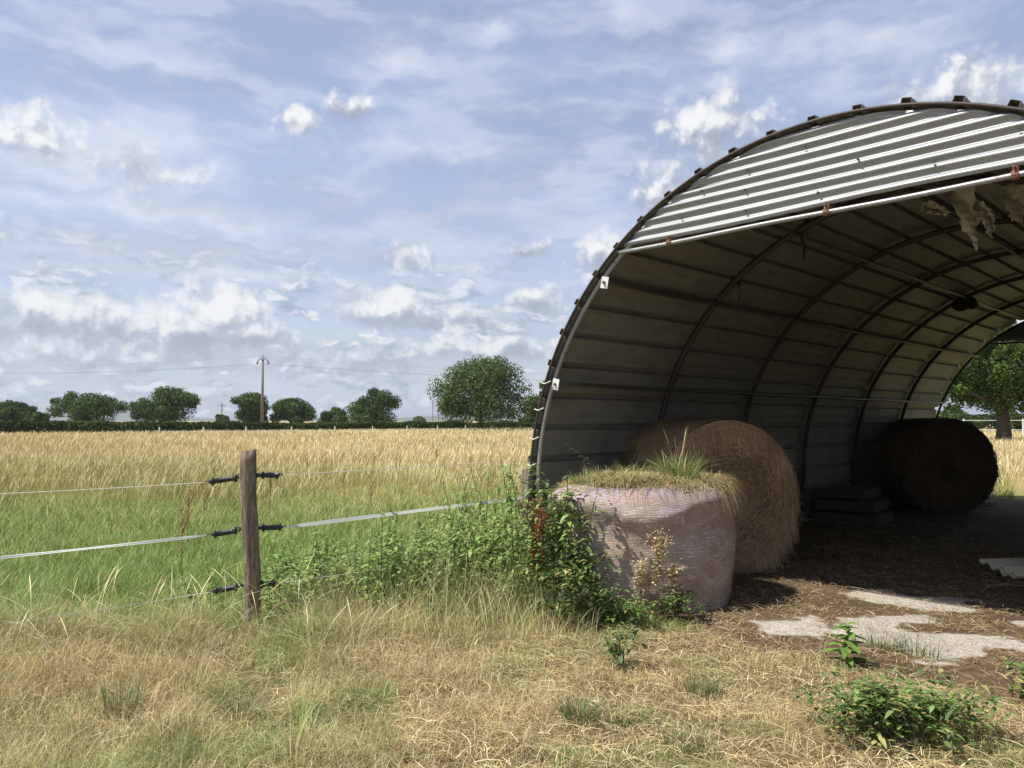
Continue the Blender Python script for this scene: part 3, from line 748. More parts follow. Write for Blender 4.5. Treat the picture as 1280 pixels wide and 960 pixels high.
# nettles: six kinds, copied
NET_L = 'tall green nettle stem with drooping leaves in the clump beside the wrapped bale'
protos = []
for k in range(7):
    protos.append(plant_obj('nettle', NET_L, 'nettle', (0, 0, 0), 1.0, 11+k % 3, .098, 40+k, 'nettles between the fence post and the wrapped bale', lean=.10+.03*(k % 3), colour=(.22, .31, .085)))
def top_px(px):   # photo row of the clump's top edge
    return float(np.interp(px, [335, 360, 400, 440, 480, 520, 570, 610, 650, 700, 730], [715, 685, 650, 670, 632, 655, 618, 600, 592, 606, 640]))
cnt = 0; used = [False]*7
for k in range(230):
    px = 340+400*(k+random.random())/230; 
    if random.random() < .25 and px < 470: continue
    y = random.uniform(6.25, 7.5) if px < 640 else random.uniform(6.0, 7.5)
    if px > 500: y += random.uniform(0, .6)
    x = (px-640)/F_PX*y
    if math.hypot(x-WBX, y-WBY) < WBR+.03: continue
    if px > 690 and y > 6.9: continue
    h = 1.6-(top_px(px)-HY)/F_PX*y
    h *= random.choice((random.uniform(.5, .8), random.uniform(.8, 1.05)))
    if px > 530: h *= 1.13
    if k % 17 == 0: h *= 1.08
    h = max(.3, h); m = random.randrange(7)
    if not used[m]: o = protos[m]; used[m] = True
    else: o = copy_tree(protos[m])
    o.location = (x, y, 0); o.rotation_euler = (random.uniform(-.08, .08), random.uniform(-.08, .08), random.uniform(0, 6.28)); hs = h; o.scale = (.9+.2*hs, .9+.2*hs, hs)
    if px > 688: tag(o, 'nettle stem growing up against the left side of the lilac net wrapped bale')
    cnt += 1

# nettles around the foot of the post
for i, (px, y, h) in enumerate([(268, 6.3, .62), (285, 6.35, .40), (356, 6.1, .78), (345, 5.9, .5), (372, 6.2, .6), (250, 6.2, .35), (330, 6.3, .3)]):
    o = copy_tree(protos[i % 7]); o.location = ((px-640)/F_PX*y, y, 0); o.scale = (.9, .9, h); o.rotation_euler.z = random.uniform(0, 6.28)
    o['label'] = 'single thin nettle stem standing close to the wooden fence post'; o['group'] = 'nettles around the fence post'

# leafy understory in the clump (uncountable)
def scatter_leaves(n, fx, leaf, colour, seed):
    r = np.random.default_rng(seed); P_ = fx(r, n); n = len(P_)
    a = r.random(n)*2*np.pi; dz = r.uniform(-.4, .7, n)
    D_ = np.stack([np.cos(a), np.sin(a), dz], 1); L_ = leaf*r.uniform(.6, 1.4, n)
    col = np.array(colour)*r.uniform(.45, 1.8, (n, 1)); y_ = r.random(n) < .12; col[y_] = np.array([.40, .36, .13])*r.uniform(.7, 1.2, (y_.sum(), 1))
    return leaf_mesh_arrays(P_, D_, np.tile([0, 0, 1.0], (n, 1)), L_, L_*.5, col, .3)
def under(r, n):
    px = r.uniform(335, 745, n); y = r.uniform(6.05, 7.7, n); x = (px-640)/F_PX*y
    hmax = np.maximum(.15, (1.6-(np.interp(px, [335, 400, 480, 570, 650, 730], [745, 700, 680, 655, 640, 690])-HY)/F_PX*y))
    z = hmax*r.random(n)**.8
    k = np.hypot(x-WBX, y-WBY) > WBR+.02
    keep = vn(x, y, .35, 8)+.5*vn(x, z*3, .3, 9)-.25*np.clip((520-px)/150, 0, 1) > .62
    return np.stack([x, y, z], 1)[k & keep]
co, q_, cc = scatter_leaves(7000, under, .042, (.23, .28, .09), 61)
tag(np_mesh('weed_undergrowth', co, q_, M['leaf'], cc), 'tangled green undergrowth filling the nettle clump', 'undergrowth', kind='stuff')

# ivy-like bindweed on the bale
def vine(r, n):
    a = r.normal(-2.55, .26, n); z = r.uniform(.05, 1.02, n)
    keep = vn(a*6, z*7, 1.0, 12)+.25*vn(a*20, z*20, 1, 13) > .52
    rr = WBR+r.uniform(.02, .14, n)
    return np.stack([WBX+rr*np.cos(a), WBY+rr*np.sin(a), z], 1)[keep]
co, q_, cc = scatter_leaves(1500, vine, .05, (.08, .125, .035), 62)
vr = empty('climbing_weed', (WBX-.7, WBY-.5, 0)); tag(vr, 'leafy green weed climbing the left front of the lilac wrapped bale', 'weed')
co = co-np.array([WBX-.7, WBY-.5, 0]); np_mesh('foliage', co, q_, M['leaf'], cc, vr)
for k in range(7):
    a = -2.55+random.uniform(-.35, .35); mb = MB()
    pp = []
    for j in range(9):
        aa_ = a+.05*math.sin(j+k); rr_ = WBR+.05+.02*math.sin(j*2+k); pp.append((rr_*math.cos(aa_)+.7, rr_*math.sin(aa_)+.5, j*.115))
    mb.tube(pp, .0035, 5); o = np_mesh('stem', np.array(mb.v), np.array([f for f in mb.f if len(f) == 4]), M['leaf'], np.tile([[.16, .13, .07]], (len(mb.v), 1)), vr)

# low green weeds in front of the bale
def lowg(cx, cy, rx, ry, h, seed, n, leaf, colour, name, label, cat='weed'):
    def fx(r, n_):
        m_ = max(9, n_//26); ra = r.random(m_)*6.283; b0 = r.normal(0, .28, (m_, 2)); L0 = r.uniform(.35, 1.15, m_); hh = h*r.uniform(.45, 1.35, m_)
        i_ = r.integers(0, m_, n_); f = r.random(n_)**.8
        x = (b0[i_, 0]+np.cos(ra[i_])*L0[i_]*f)*rx; y = (b0[i_, 1]+np.sin(ra[i_])*L0[i_]*f)*ry
        z = hh[i_]*np.sin(np.pi*(.12+.62*f))*(.75+.3*r.random(n_)); sc_ = .03
        x = x+r.normal(0, sc_, n_); y = y+r.normal(0, sc_, n_); z = np.maximum(z+r.normal(0, .012, n_), .004)
        k = np.hypot(x+cx-WBX, y+cy-WBY) > WBR+.02
        return np.stack([x, y, z+.01], 1)[k]
    co, q_, cc = scatter_leaves(n, fx, leaf, colour, seed)
    root = empty(name, (cx, cy, 0)); tag(root, label, cat); np_mesh('foliage', co, q_, M['leaf'], cc, root)
    mb = MB(); rs = random.Random(seed)
    for k in range(12):
        a = rs.uniform(0, 6.28); f = rs.random(); mb.tube([(0+rs.uniform(-.3, .3)*rx, rs.uniform(-.3, .3)*ry, 0), (math.cos(a)*rx*f*.6, math.sin(a)*ry*f*.6, h*.5), (math.cos(a)*rx*f, math.sin(a)*ry*f, h*.8)], .003, 4)
    np_mesh('stem', np.array(mb.v), np.array([f for f in mb.f if len(f) == 4]), M['leaf'], np.tile([[.14, .14, .06]], (len(mb.v), 1)), root)
    return root
def G(px, py): v = gp(px, py); return v.x, v.y
lowg(*G(775, 785), .42, .20, .22, 71, 700, .05, (.10, .17, .04), 'low_weed', 'bright green leafy weed at the front foot of the wrapped bale')
lowg(*G(838, 778), .22, .16, .20, 72, 330, .045, (.09, .14, .04), 'low_weed', 'small dark green weed at the right front foot of the wrapped bale')
lowg(*G(700, 790), .30, .22, .45, 73, 500, .05, (.085, .13, .035), 'low_weed', 'bushy green weed between the nettles and the wrapped bale')
lowg(*G(1118, 925), .40, .30, .24, 74, 1500, .046, (.12, .18, .05), 'bramble_patch', 'sprawling dark green bramble in the lower right foreground', 'bramble')
lowg(*G(1283, 880), .22, .22, .22, 75, 260, .05, (.11, .17, .045), 'low_weed', 'green weed at the right edge of the foreground')
lowg(*G(775, 840), .10, .10, .28, 76, 120, .05, (.07, .11, .03), 'low_weed', 'small upright green weed in dry grass before the wrapped bale')
bx, by = G(1057, 835)
pk = plant_obj('leafy_seedling', 'young broad leaved plant beside the pale concrete patch', 'plant', (bx, by, 0), .27, 9, .16, 91, lean=.12, colour=(.13, .22, .045), bare=.1, droop=.3, tipshrink=.6)
pk.scale = (1.1, 1.1, 1)

# grass tufts
def tuft(name, label, x, y, z, n, h, w, rad, lean, cols, seed, cat='grass tuft', group=None, heads=0):
    r = np.random.default_rng(seed); root = empty(name, (x, y, z)); tag(root, label, cat, group)
    a = r.random(n)*2*np.pi; q2 = rad*np.sqrt(r.random(n)); hh = h*r.uniform(.45, 1.0, n)
    c = np.array(cols)[r.integers(0, len(cols), n)]*r.uniform(.75, 1.25, (n, 1))
    co, q_, cc = blades(q2*np.cos(a), q2*np.sin(a), hh, np.full(n, w)*r.uniform(.6, 1.3, n), lean*r.uniform(.3, 1.4, n), c, K=5, ang=a+r.normal(0, .5, n), droop=.8)
    np_mesh('blades', co, q_, M['grass'], cc, root)
    if heads:
        hh = h*r.uniform(1.0, 1.7, heads); a = r.random(heads)*2*np.pi
        co, q_, cc = blades(.3*rad*np.cos(a), .3*rad*np.sin(a), hh, np.full(heads, .0017), np.full(heads, .25), np.tile([[.46, .36, .19]], (heads, 1)), K=8, ang=a, prof=np.array([.8, .7, .6, .6, 1.0, 3.6, 4.2, .4]))
        np_mesh('seed_heads', co, q_, M['grass'], cc, root)
    return root
GG = [(.16, .22, .06), (.22, .27, .09), (.42, .38, .18)]
DG = [(.50, .40, .20), (.56, .46, .26), (.28, .28, .11)]
zt = WBH+.05
tuft('grass_tuft', 'tall green grass tuft growing on top of the wrapped bale at its right', WBX+.30, WBY-.25, zt-.02, 330, .36, .007, .16, .75, GG, 1, heads=7)
tuft('grass_tuft', 'short green grass tuft at the left edge of the wrapped bale top', WBX-.52, WBY-.20, zt-.06, 180, .20, .006, .13, .8, GG, 2)
tuft('grass_tuft', 'middle tuft of yellow green grass on the wrapped bale top', WBX-.05, WBY-.42, zt-.06, 190, .20, .006, .16, .9, GG+DG, 3)
tuft('grass_tuft', 'yellow green grass tuft at the back of the wrapped bale top', WBX+.0, WBY+.35, zt-.02, 160, .20, .006, .2, .8, GG+DG, 6)
tuft('grass_tuft', 'straggly tuft at the left back of the wrapped bale top', WBX-.30, WBY+.15, zt-.01, 130, .17, .006, .2, .9, DG+GG, 7)
tuft('grass_tuft', 'dry tuft at the right rim of the wrapped bale top', WBX+.62, WBY-.10, zt-.05, 160, .18, .006, .15, 1.1, DG, 8)
tuft('grass_tuft', 'low dry grass tuft at the front rim of the wrapped bale top', WBX+.18, WBY-.60, zt-.06, 150, .16, .006, .14, 1.1, GG+DG, 4)
o = plant_obj('bramble_shoot', 'arching green bramble shoot at the left back of the wrapped bale top', 'bramble', (WBX-.35, WBY+.35, zt-.08), .38, 9, .05, 5, lean=.9, colour=(.11, .16, .05))
for i, (px, py, h, lb) in enumerate([(726, 905, .20, 'upright grey green grass tuft in the dry foreground left of a flat tuft'), (784, 905, .13, 'flat dark green grass tuft in the middle foreground'),
        (880, 872, .16, 'small blue green tuft left of the bramble patch'), (1150, 822, .22, 'dry and green grass tuft on the edge of the concrete'), (1105, 812, .20, 'yellowish grass tuft beside the broad leaved young plant'),
        (860, 940, .14, 'low grass tuft at the bottom edge below the blue green tuft'), (300, 905, .2, 'fresh green tuft in the dry grass below the fence post'), (150, 900, .30, 'green grass tuft in the lower left dry grass')]):
    x, y = G(px, py); tuft('grass_tuft', lb, x, y, 0, 90 if i in (3, 4) else 170, h, .006, .13 if i in (3, 4) else .10, 1.0 if i == 1 else .5, [(.13, .18, .07), (.17, .21, .08), (.30, .29, .14)], 30+i, heads=3 if i in (3, 4) else 0)

# ------------------------------------------------------------------ docks and dry plants
def dock_mesh(h, seed, colour, n=150, spread=.05, arms=4):
    r = np.random.default_rng(seed); mb = MB(); pr = random.Random(seed); segs = [((0, 0, 0), (pr.uniform(-.04, .04)*h, pr.uniform(-.04, .04)*h, h))]
    for k in range(arms):
        f = pr.uniform(.4, .75); a = pr.uniform(0, 6.28); b = (segs[0][1][0]*f, segs[0][1][1]*f, h*f)
        segs.append((b, (b[0]+math.cos(a)*h*.12, b[1]+math.sin(a)*h*.12, min(h*.97, b[2]+h*pr.uniform(.2, .4)))))
    for s_ in segs: mb.tube(s_, .0035, 4)
    st = (np.array(mb.v), np.array([f for f in mb.f if len(f) == 4]), np.tile(np.array([colour])*.8, (len(mb.v), 1)))
    outs = []
    for (p, q2) in segs:
        p = np.array(p); q2 = np.array(q2); m = int(n*np.linalg.norm(q2-p)/h/1.6)+4; f = r.uniform(.38 if p[2] == 0 else .1, 1, m)
        P_ = p+(q2-p)*f[:, None]+r.normal(0, spread*.3, (m, 3)); a = r.random(m)*6.28
        L_ = r.uniform(.012, .03, m); lv = leaf_mesh_arrays(P_, np.stack([np.cos(a), np.sin(a), r.uniform(-.5, .8, m)], 1), np.tile([0, 0, 1.0], (m, 1)), L_, L_*.9, np.array(colour)*r.uniform(.5, 1.4, (m, 1)), .2); outs.append(lv)
    return st, outs
def dock(loc, h, seed, colour, label, group=None, n=150, name='dock_plant', arms=4, spread=.05):
    st, lv = dock_mesh(h, seed, colour, n, spread, arms); root = empty(name, loc); tag(root, label, 'dock plant' if name == 'dock_plant' else 'dry weed', group)
    np_mesh('stem', *st[:2], M['leaf'], st[2], root); [np_mesh('seed_head', *l_[:2], M['leaf'], l_[2], root) for l_ in lv]; return root
x, y = (668-640)/F_PX*6.15, 6.15
dock((x, y, 0), .98, 11, (.26, .07, .035), 'rusty red dock with seed spikes standing left of the wrapped bale', n=420)
x, y = (697-640)/F_PX*6.35, 6.35
dock((x-.12, y, 0), 1.02, 12, (.20, .055, .03), 'dark red dock stem touching the left side of the wrapped bale', n=260, arms=2)
for i, (px, hh, arms) in enumerate([(818, .72, 5), (842, .48, 7), (798, .50, 4)]):
    x, y = (px-640)/F_PX*6.18, 6.18
    dock((x, y, 0), hh, 20+i, (.58, .45, .27), ['tallest bleached dry weed in front of the wrapped bale', 'bushy dry weed at the right in front of the wrapped bale', 'short dry weed at the left in front of the wrapped bale'][i], n=260, name='dry_weed', arms=arms, spread=.08)
dk = [dock((0, 0, 0), .85, 50+i, (.36, .17, .075), 'thin rusty dock seed head standing in the grass field', 'dock seed heads scattered over the field', n=130, arms=3) for i in range(3)]
spots = [(238, 10.2), (258, 10.8), (338, 11.5), (385, 19), (408, 17), (432, 14), (467, 22), (528, 24), (545, 23), (240, 22), (372, 30), (590, 19), (130, 18), (465, 12.5), (60, 24), (300, 26), (622, 26), (180, 30), (232, 7.5), (14, 14)]
for i, (px, yy) in enumerate(spots):
    o = dk[i] if i < 3 else copy_tree(dk[i % 3]); o.location = ((px-640)/F_PX*yy, yy, 0); o.rotation_euler.z = i; s_ = random.uniform(.75, 1.05); o.scale = (s_, s_, s_*random.uniform(.85, 1.1))

# ------------------------------------------------------------------ grasses
def view_scatter(n, y0, y1, lo=-.80, hi=.80, power=1.0):
    """depth distributed so that density per picture area is even for power 1"""
    u = rng.random(n); inv = 1/y1+(1/y0-1/y1)*u; y = 1/inv
    x = (lo+(hi-lo)*rng.random(n))*y
    return x, y
def keep_out(x, y):
    s = (x-FX)*gvec.x+(y-FY)*gvec.y; a_ = (x-FX)*avec.x+(y-FY)*avec.y
    front = -.25-.45*np.clip(s/2, 0, 1)+.25*(vn(x, y, .35, 5)-.5)
    inside = (s > -.02) & (s < 6.3) & (a_ > front) & (a_ < LEN+.3)
    bale = np.hypot(x-WBX, y-WBY) < WBR
    return inside | bale
def pal(n, cols, wts=None, var=.25):
    idx = rng.choice(len(cols), n, p=wts); c = np.array(cols)[idx]; return c*rng.uniform(1-var, 1+var, (n, 1))
STRAW = [(.62, .50, .25), (.78, .68, .42), (.42, .32, .15), (.50, .37, .19), (.16, .11, .055)]  # darkest tone paints shaded gaps between stalks, palest the sunlit stalks
GREEN = [(.20, .31, .075), (.27, .38, .10), (.135, .215, .05), (.38, .43, .16)]
def px_of(x, y): return 640+F_PX*x/y
# 1 foreground dry grass
N = 215000
y = 3.0+(6.7-3.0)*rng.random(N)**.85; x = (-.85+1.75*rng.random(N))*y
k = ~keep_out(x, y); x, y = x[k], y[k]; PX = px_of(x, y)
edge = 5.9+.5*(vn(x, y, .7, 1)-.5)+.55*np.clip((PX-330)/200, 0, 1)
k = (y < edge); x, y, PX = x[k], y[k], PX[k]
left = np.clip((640-PX)/330, 0, 1)                       # 1 = long rough grass, 0 = short trodden
clump = vn(x, y, .28, 2); big = vn(x, y, .9, 3)
far = np.clip((y-4.6)/1.2, 0, 1)
bare = (vn(x, y, .45, 14) > .62) & (PX > 480)
k = (rng.random(len(x)) < np.where(bare, .30, 1.0)*(.35+.75*clump)); x, y, PX, left, clump, big, far = (q2[k] for q2 in (x, y, PX, left, clump, big, far)); N = len(x)
h = (.05+.10*clump**1.5+left*(.07+.17*clump*(.4+.6*far)+.12*big))*rng.uniform(.45, 1.25, N)
h *= np.where((np.abs(PX-318) < 50) & (y < 6.0), .5, 1.0)
w = np.where(rng.random(N) < .12, .0040, .0024)*(.8+.5*rng.random(N))
lean = rng.uniform(.2, 1.8, N)*(1-.3*left)
gm = vn(x, y, .40, 4)*.8+.5*rng.random(N)+.10*left > .82
col = pal(N, STRAW, [.28, .16, .22, .18, .16]); col[gm] = pal(gm.sum(), GREEN+[(.33, .33, .13)], [.15, .2, .15, .3, .2])
a = blades(x, y, h, w, lean, col, K=5, droop=.75)
# lying dead stems
n2 = 42000; y2 = 3.0+(6.6-3.0)*rng.random(n2); x2 = (-.85+1.75*rng.random(n2))*y2; k = ~keep_out(x2, y2); x2, y2 = x2[k], y2[k]; n2 = len(x2)
ang = rng.random(n2)*6.28; ln = rng.uniform(.05, .22, n2); K = 4; t = np.linspace(0, 1, K); pts = np.zeros((n2, K, 3)); bend = rng.normal(0, .5, n2)
A_ = ang[:, None]+bend[:, None]*t
pts[:, :, 0] = x2[:, None]+np.cos(A_)*ln[:, None]*t; pts[:, :, 1] = y2[:, None]+np.sin(A_)*ln[:, None]*t
pts[:, :, 2] = (.006+rng.random(n2)**2*.05)[:, None]+.03*rng.random((n2, 1))*np.sin(t*3.14)
b_ = ribbons(pts, np.stack([-np.sin(ang), np.cos(ang), rng.normal(0, .3, n2)], 1), np.tile(np.linspace(1, .4, K), (n2, 1))*rng.uniform(.002, .0045, (n2, 1)), pal(n2, STRAW, [.25, .15, .2, .2, .2]))
# tall bent straw with seed heads at the left
n3 = 1500; px3 = rng.uniform(-150, 460, n3); y3 = rng.uniform(4.4, 6.2, n3); x3 = (px3-640)/F_PX*y3
k = vn(x3, y3, .5, 6) > .40; x3, y3 = x3[k], y3[k]; n3 = len(x3)
c_ = blades(x3, y3, rng.uniform(.25, .55, n3), np.full(n3, .0016), rng.uniform(.3, 1.2, n3), pal(n3, STRAW[:3]), K=7, prof=np.array([.9, .8, .7, .6, 1.2, 1.6, .3]), droop=.9)
a5 = blades(x3[:260]*1.0, y3[:260], rng.uniform(.45, .72, 260), np.full(260, .002), rng.uniform(.25, .7, 260), pal(260, STRAW[:2]), K=8, prof=np.array([.9, .8, .7, .7, .7, 2.2, 2.8, .3]), droop=.9)
n6 = 5200; px6 = rng.uniform(325, 745, n6); y6 = rng.uniform(5.45, 6.9, n6); x6 = (px6-640)/F_PX*y6
k = np.hypot(x6-WBX, y6-WBY) > WBR+.02; x6, y6, px6 = x6[k], y6[k], px6[k]; n6 = len(x6)
hm = 1.6-(np.interp(px6, [330, 400, 480, 570, 650, 730], [700, 670, 660, 640, 640, 700])-HY)/F_PX*y6
e6 = blades(x6, y6, np.clip(hm, .2, 1)*rng.uniform(.2, .9, n6)*np.clip((y6-4.9)/1.3, .25, 1), np.full(n6, .0036)*rng.uniform(.6, 1.5, n6), rng.uniform(.15, .8, n6), pal(n6, STRAW[:2]+[(.40, .42, .18), (.26, .32, .11), (.50, .46, .22)]), K=6, droop=.8)
co, q_, cc = merge([a, b_, c_, a5, e6]); tag(np_mesh('dry_grass', co, q_, M['grass'], cc), 'trodden dry straw coloured grass with green tufts across the foreground', 'grass', kind='stuff')
# 2 green meadow behind the fence
N = 230000; u = rng.random(N); y = 1/(1/26+(1/5.5-1/26)*u**.9); x = (-.85+1.5*rng.random(N))*y
k = ~keep_out(x, y); x, y = x[k], y[k]; PX = px_of(x, y)
k = (y > 5.7+.5*(vn(x, y, .7, 1)-.5)+.3*np.clip((PX-330)/200, 0, 1)); x, y = x[k], y[k]; N = len(x)
cl = vn(x, y, .6, 7); h = (.09+.10*cl)*rng.uniform(.5, 1.3, N)*(1+.3*np.clip((y-8)/8, 0, 1)); w = .0042*(y/6)**.9*rng.uniform(.7, 1.4, N)
tog = np.clip((y+4.5*(vn(x, y, 3.0, 9)-.5)-9)/9, 0, 1)
col = pal(N, GREEN, [.3, .35, .2, .15]); gm = rng.random(N) < .10+.66*tog; col[gm] = pal(gm.sum(), [(.52, .43, .19), (.44, .38, .15), (.36, .34, .13)])
co, q_, cc = blades(x, y, h, w, rng.uniform(.2, 1.1, N), col, K=4)
tag(np_mesh('green_pasture', co, q_, M['grass'], cc), 'fresh green pasture grass behind the wooden fence post', 'grass', kind='stuff')
# 3 golden hay field
N = 430000; u = rng.random(N); y = 1/(1/150+(1/10.5-1/150)*u); x = (-.9+1.8*rng.random(N))*y
y = np.where(rng.random(N) < .25, rng.uniform(30, 140, N), y); x = (-.85+1.7*rng.random(N))*y
k = ~keep_out(x, y)
s_ = (x-FX)*gvec.x+(y-FY)*gvec.y; a_ = (x-FX)*avec.x+(y-FY)*avec.y
k &= ~((s_ > 0) & (a_ > 0) & (a_ < 12.6)); x, y = x[k], y[k]; PX = px_of(x, y)
st = 12.5+5.5*(vn(x, y, 3.2, 9)-.35)+3.0*(vn(x, y, 1.1, 10)-.5)+4.0*np.clip((PX-300)/350, 0, 1)
pr_ = np.clip((y-st)/5.5, 0, 1); k = rng.random(len(x)) < pr_; x, y, pr_ = x[k], y[k], pr_[k]; N = len(x)
h = (.30+.32*pr_+.14*vn(x, y, 2.5, 11))*rng.uniform(.55, 1.15, N); w = .0019*(y/10)**.95*rng.uniform(.7, 1.4, N)
lean_a = .6+rng.normal(0, 1.6, N)
zone = vn(x, y, 9, 15)*.6+vn(x, y, 2.2, 16)*.4
col = pal(N, [(.68, .55, .31), (.56, .44, .22), (.76, .65, .43), (.42, .33, .15), (.34, .35, .14)], [.31, .22, .17, .17, .13], .22)
col *= (.80+.38*zone)[:, None]; gsh = (rng.random(N) < .55*np.clip((24-y)/12, 0, 1)); col[gsh] = pal(gsh.sum(), [(.32, .33, .11), (.24, .28, .08)])
co, q_, cc = blades(x, y, h, w, rng.uniform(.1, .55, N), col, K=6, prof=np.array([1, .9, .8, 2.4, 3.0, .4]), ang=lean_a)
tag(np_mesh('hay_field', co, q_, M['grass'], cc), 'tall golden seeding grass filling the field up to the hedge', 'field grass', kind='stuff')
# 4 straw litter on the barn floor and its apron
N = 52000; s0 = rng.uniform(.2, 6.1, N); a0 = -1.2+8.5*rng.random(N)**1.25; x = FX+s0*gvec.x+a0*avec.x; y = FY+s0*gvec.y+a0*avec.y
k = (~in_conc(x, y) | (rng.random(N) < .50)) & (np.hypot(x-WBX, y-WBY) > WBR) & (rng.random(N) < .25+.9*vn(x, y, .5, 17)); x, y = x[k], y[k]; N = len(x)
ang = rng.random(N)*6.28; ln = rng.uniform(.03, .16, N); pts = np.zeros((N, K, 3)); t = np.linspace(0, 1, K)
pts[:, :, 0] = x[:, None]+np.cos(ang)[:, None]*ln[:, None]*t; pts[:, :, 1] = y[:, None]+np.sin(ang)[:, None]*ln[:, None]*t
pts[:, :, 2] = .016+(rng.random(N)**3*.05)[:, None]+.02*rng.random((N, 1))*np.sin(t*3.14)
co, q_, cc = ribbons(pts, np.stack([-np.sin(ang), np.cos(ang), rng.normal(0, .3, N)], 1), np.tile(np.linspace(1, .5, K), (N, 1))*rng.uniform(.002, .005, (N, 1)), pal(N, [(.46, .34, .19), (.34, .23, .125), (.24, .16, .09), (.60, .48, .30)]))
tag(np_mesh('straw_litter', co, q_, M['straw'], cc), 'brown straw litter strewn over the barn floor', 'straw', kind='stuff')

# ------------------------------------------------------------------ electric fence
PY = 5.9
px_, = [(315-640)/F_PX*PY]
fence = empty('electric_fence', (px_, PY, 0)); tag(fence, 'old wooden fence post with white electric wires and black gate handles', 'fence')
def L(v): return (v.x-px_, v.y-PY, v.z)
top = at(314, 563, PY)
pth = []; rs_ = []
for k in range(21):
    f = k/20; z = -.05+(top.z+.05)*f
    pth.append((.012*math.sin(f*5)-.012*f+.018*(1-f), .01*math.sin(f*7), z)); rs_.append(.062*(1-.08*f)*(1+.04*math.sin(f*23)))
mb = MB(); n = 28; pts_ = [Vector(p) for p in pth]; vs = []; fs = []
for i, p in enumerate(pts_):
    for j in range(n):
        a = 2*math.pi*j/n; rr_ = rs_[i]*(1+.05*math.sin(3*a+i*.12)+.035*math.sin(7*a+.5)+.03*math.sin(11*a+2))+random.uniform(-.0025, .0025)
        vs.append((p.x+rr_*math.cos(a), p.y+rr_*math.sin(a), p.z+(.010*math.cos(a) if i == 20 else 0)))
for i in range(20):
    for j in range(n): fs.append((i*n+j, i*n+(j+1) % n, (i+1)*n+(j+1) % n, (i+1)*n+j))
vs.append((pts_[-1].x, pts_[-1].y, pts_[-1].z+.004)); c0 = len(vs)-1
for j in range(n): fs.append((20*n+j, 20*n+(j+1) % n, c0))
MB().add(vs, fs).build('post', M['wood'], fence, smooth=True)
def line(p, q2, r, name, m, sag=.0, n=24, lab=None):
    mb = MB(); pp = []
    for i in range(n+1):
        f = i/n; v = p.lerp(q2, f); pp.append((v.x-px_, v.y-PY, v.z-sag*4*f*(1-f)))
    mb.tube(pp, r, 5); return mb.build(name, m, fence)
def tape(p, q2, w, name, m, sag=0.0, n=30, twist=0.0):
    vs = []; fs = []
    for i in range(n+1):
        f = i/n; v = p.lerp(q2, f); v.z -= sag*4*f*(1-f)
        ww = w*min(1, .35+8*min(f, 1-f)+.0); a = -.75+twist*math.sin(f*9)
        vs += [(v.x-px_, v.y-PY+ww/2*math.sin(a), v.z-ww/2*math.cos(a)), (v.x-px_, v.y-PY-ww/2*math.sin(a), v.z+ww/2*math.cos(a))]
    for i in range(n): fs.append((2*i, 2*i+2, 2*i+3, 2*i+1))
    return MB().add(vs, fs).build(name, m, fence, solid=.002)
def handle(p, q2, label=None):
    """gate handle from ring end p (at post) to hook end q2"""
    p = Vector(L(p)); q2 = Vector(L(q2)); d_ = (q2-p); ln = d_.length; d_.normalize()
    h_ = empty('gate_handle', (0, 0, 0)); h_.parent = fence
    if label: h_['label'] = label
    P2 = lambda f: p+d_*ln*f
    mb = MB(); mb.tube([P2(.18), P2(.24), P2(.26), P2(.34), P2(.60), P2(.80), P2(.82), P2(.86), P2(.88), P2(.94)],
                       [.026, .033, .021, .019, .021, .019, .032, .032, .016, .010], 12, lump=.02); mb.build('grip', M['black'], h_, smooth=True)
    mb = MB(); mb.tube([P2(0), P2(.06)+Vector((0, 0, .008)), P2(.12)+Vector((0, 0, -.006)), P2(.18)], .005, 6); mb.build('ring', M['steelwire'], h_)
    mb = MB(); mb.tube([P2(.94), P2(1.0)+Vector((0, 0, .012)), P2(1.06)+Vector((0, 0, .006)), P2(1.08)+Vector((0, 0, -.008))], .004, 6); mb.build('hook', M['steelwire'], h_)
def eyelet(p, sx):
    p = Vector(L(p)); mb = MB(); mb.tube([p+Vector((-sx*.03, 0, 0)), p+Vector((sx*.035, 0, 0))], [.018, .013], 8)
    pp = [p+Vector((sx*.045+.014*math.cos(a), 0, .014*math.sin(a))) for a in [i*math.pi/6 for i in range(13)]]; mb.tube(pp, .0045, 5)
    mb.build('ring_insulator', M['black'], fence, smooth=True)
D_ = PY
for (lx, ly, hx, hy, kind, wx, wy, wd) in [(305, 596, 258, 603, 'wire', -60, 620, 5.3), (303, 662, 262, 669, 'tape', -60, 703, 5.3), (304, 732, 264, 740, 'wire', -60, 789, 5.3)]:
    e = at(lx, ly, D_); hnd = at(hx, hy, D_-.05); eyelet(at(lx+2, ly-1, D_), -1); handle(e, hnd)
    far_ = at(wx, wy, wd)
    if kind == 'wire': line(at(hx, hy, D_-.05), far_, .0032, 'wire', M['wire'], .006)
    else: tape(at(hx-3, hy, D_-.05), far_, .021, 'tape', M['tape'], .004, twist=.25)
for (lx, ly, hx, hy, kind, wx, wy, wd) in [(322, 594, 346, 594, 'wire', 662, 575, 7.9), (322, 660, 350, 659, 'tape', 655, 622, 7.9), (322, 731, 340, 729, 'wire', 640, 690, 7.7)]:
    e = at(lx, ly, D_); eyelet(at(lx, ly, D_), 1); handle(e, at(hx+5, hy, D_+.10))
    far_ = at(wx, wy, wd)
    if kind == 'wire': line(at(hx+6, hy, D_+.10), far_, .0030, 'wire', M['wire'], .0)
    else: tape(at(hx+6, hy, D_+.10), far_, .038, 'tape', M['tape'], .0, twist=.10)

# ------------------------------------------------------------------ things in the barn
def world_px(px, py, depth): return at(px, py, depth)
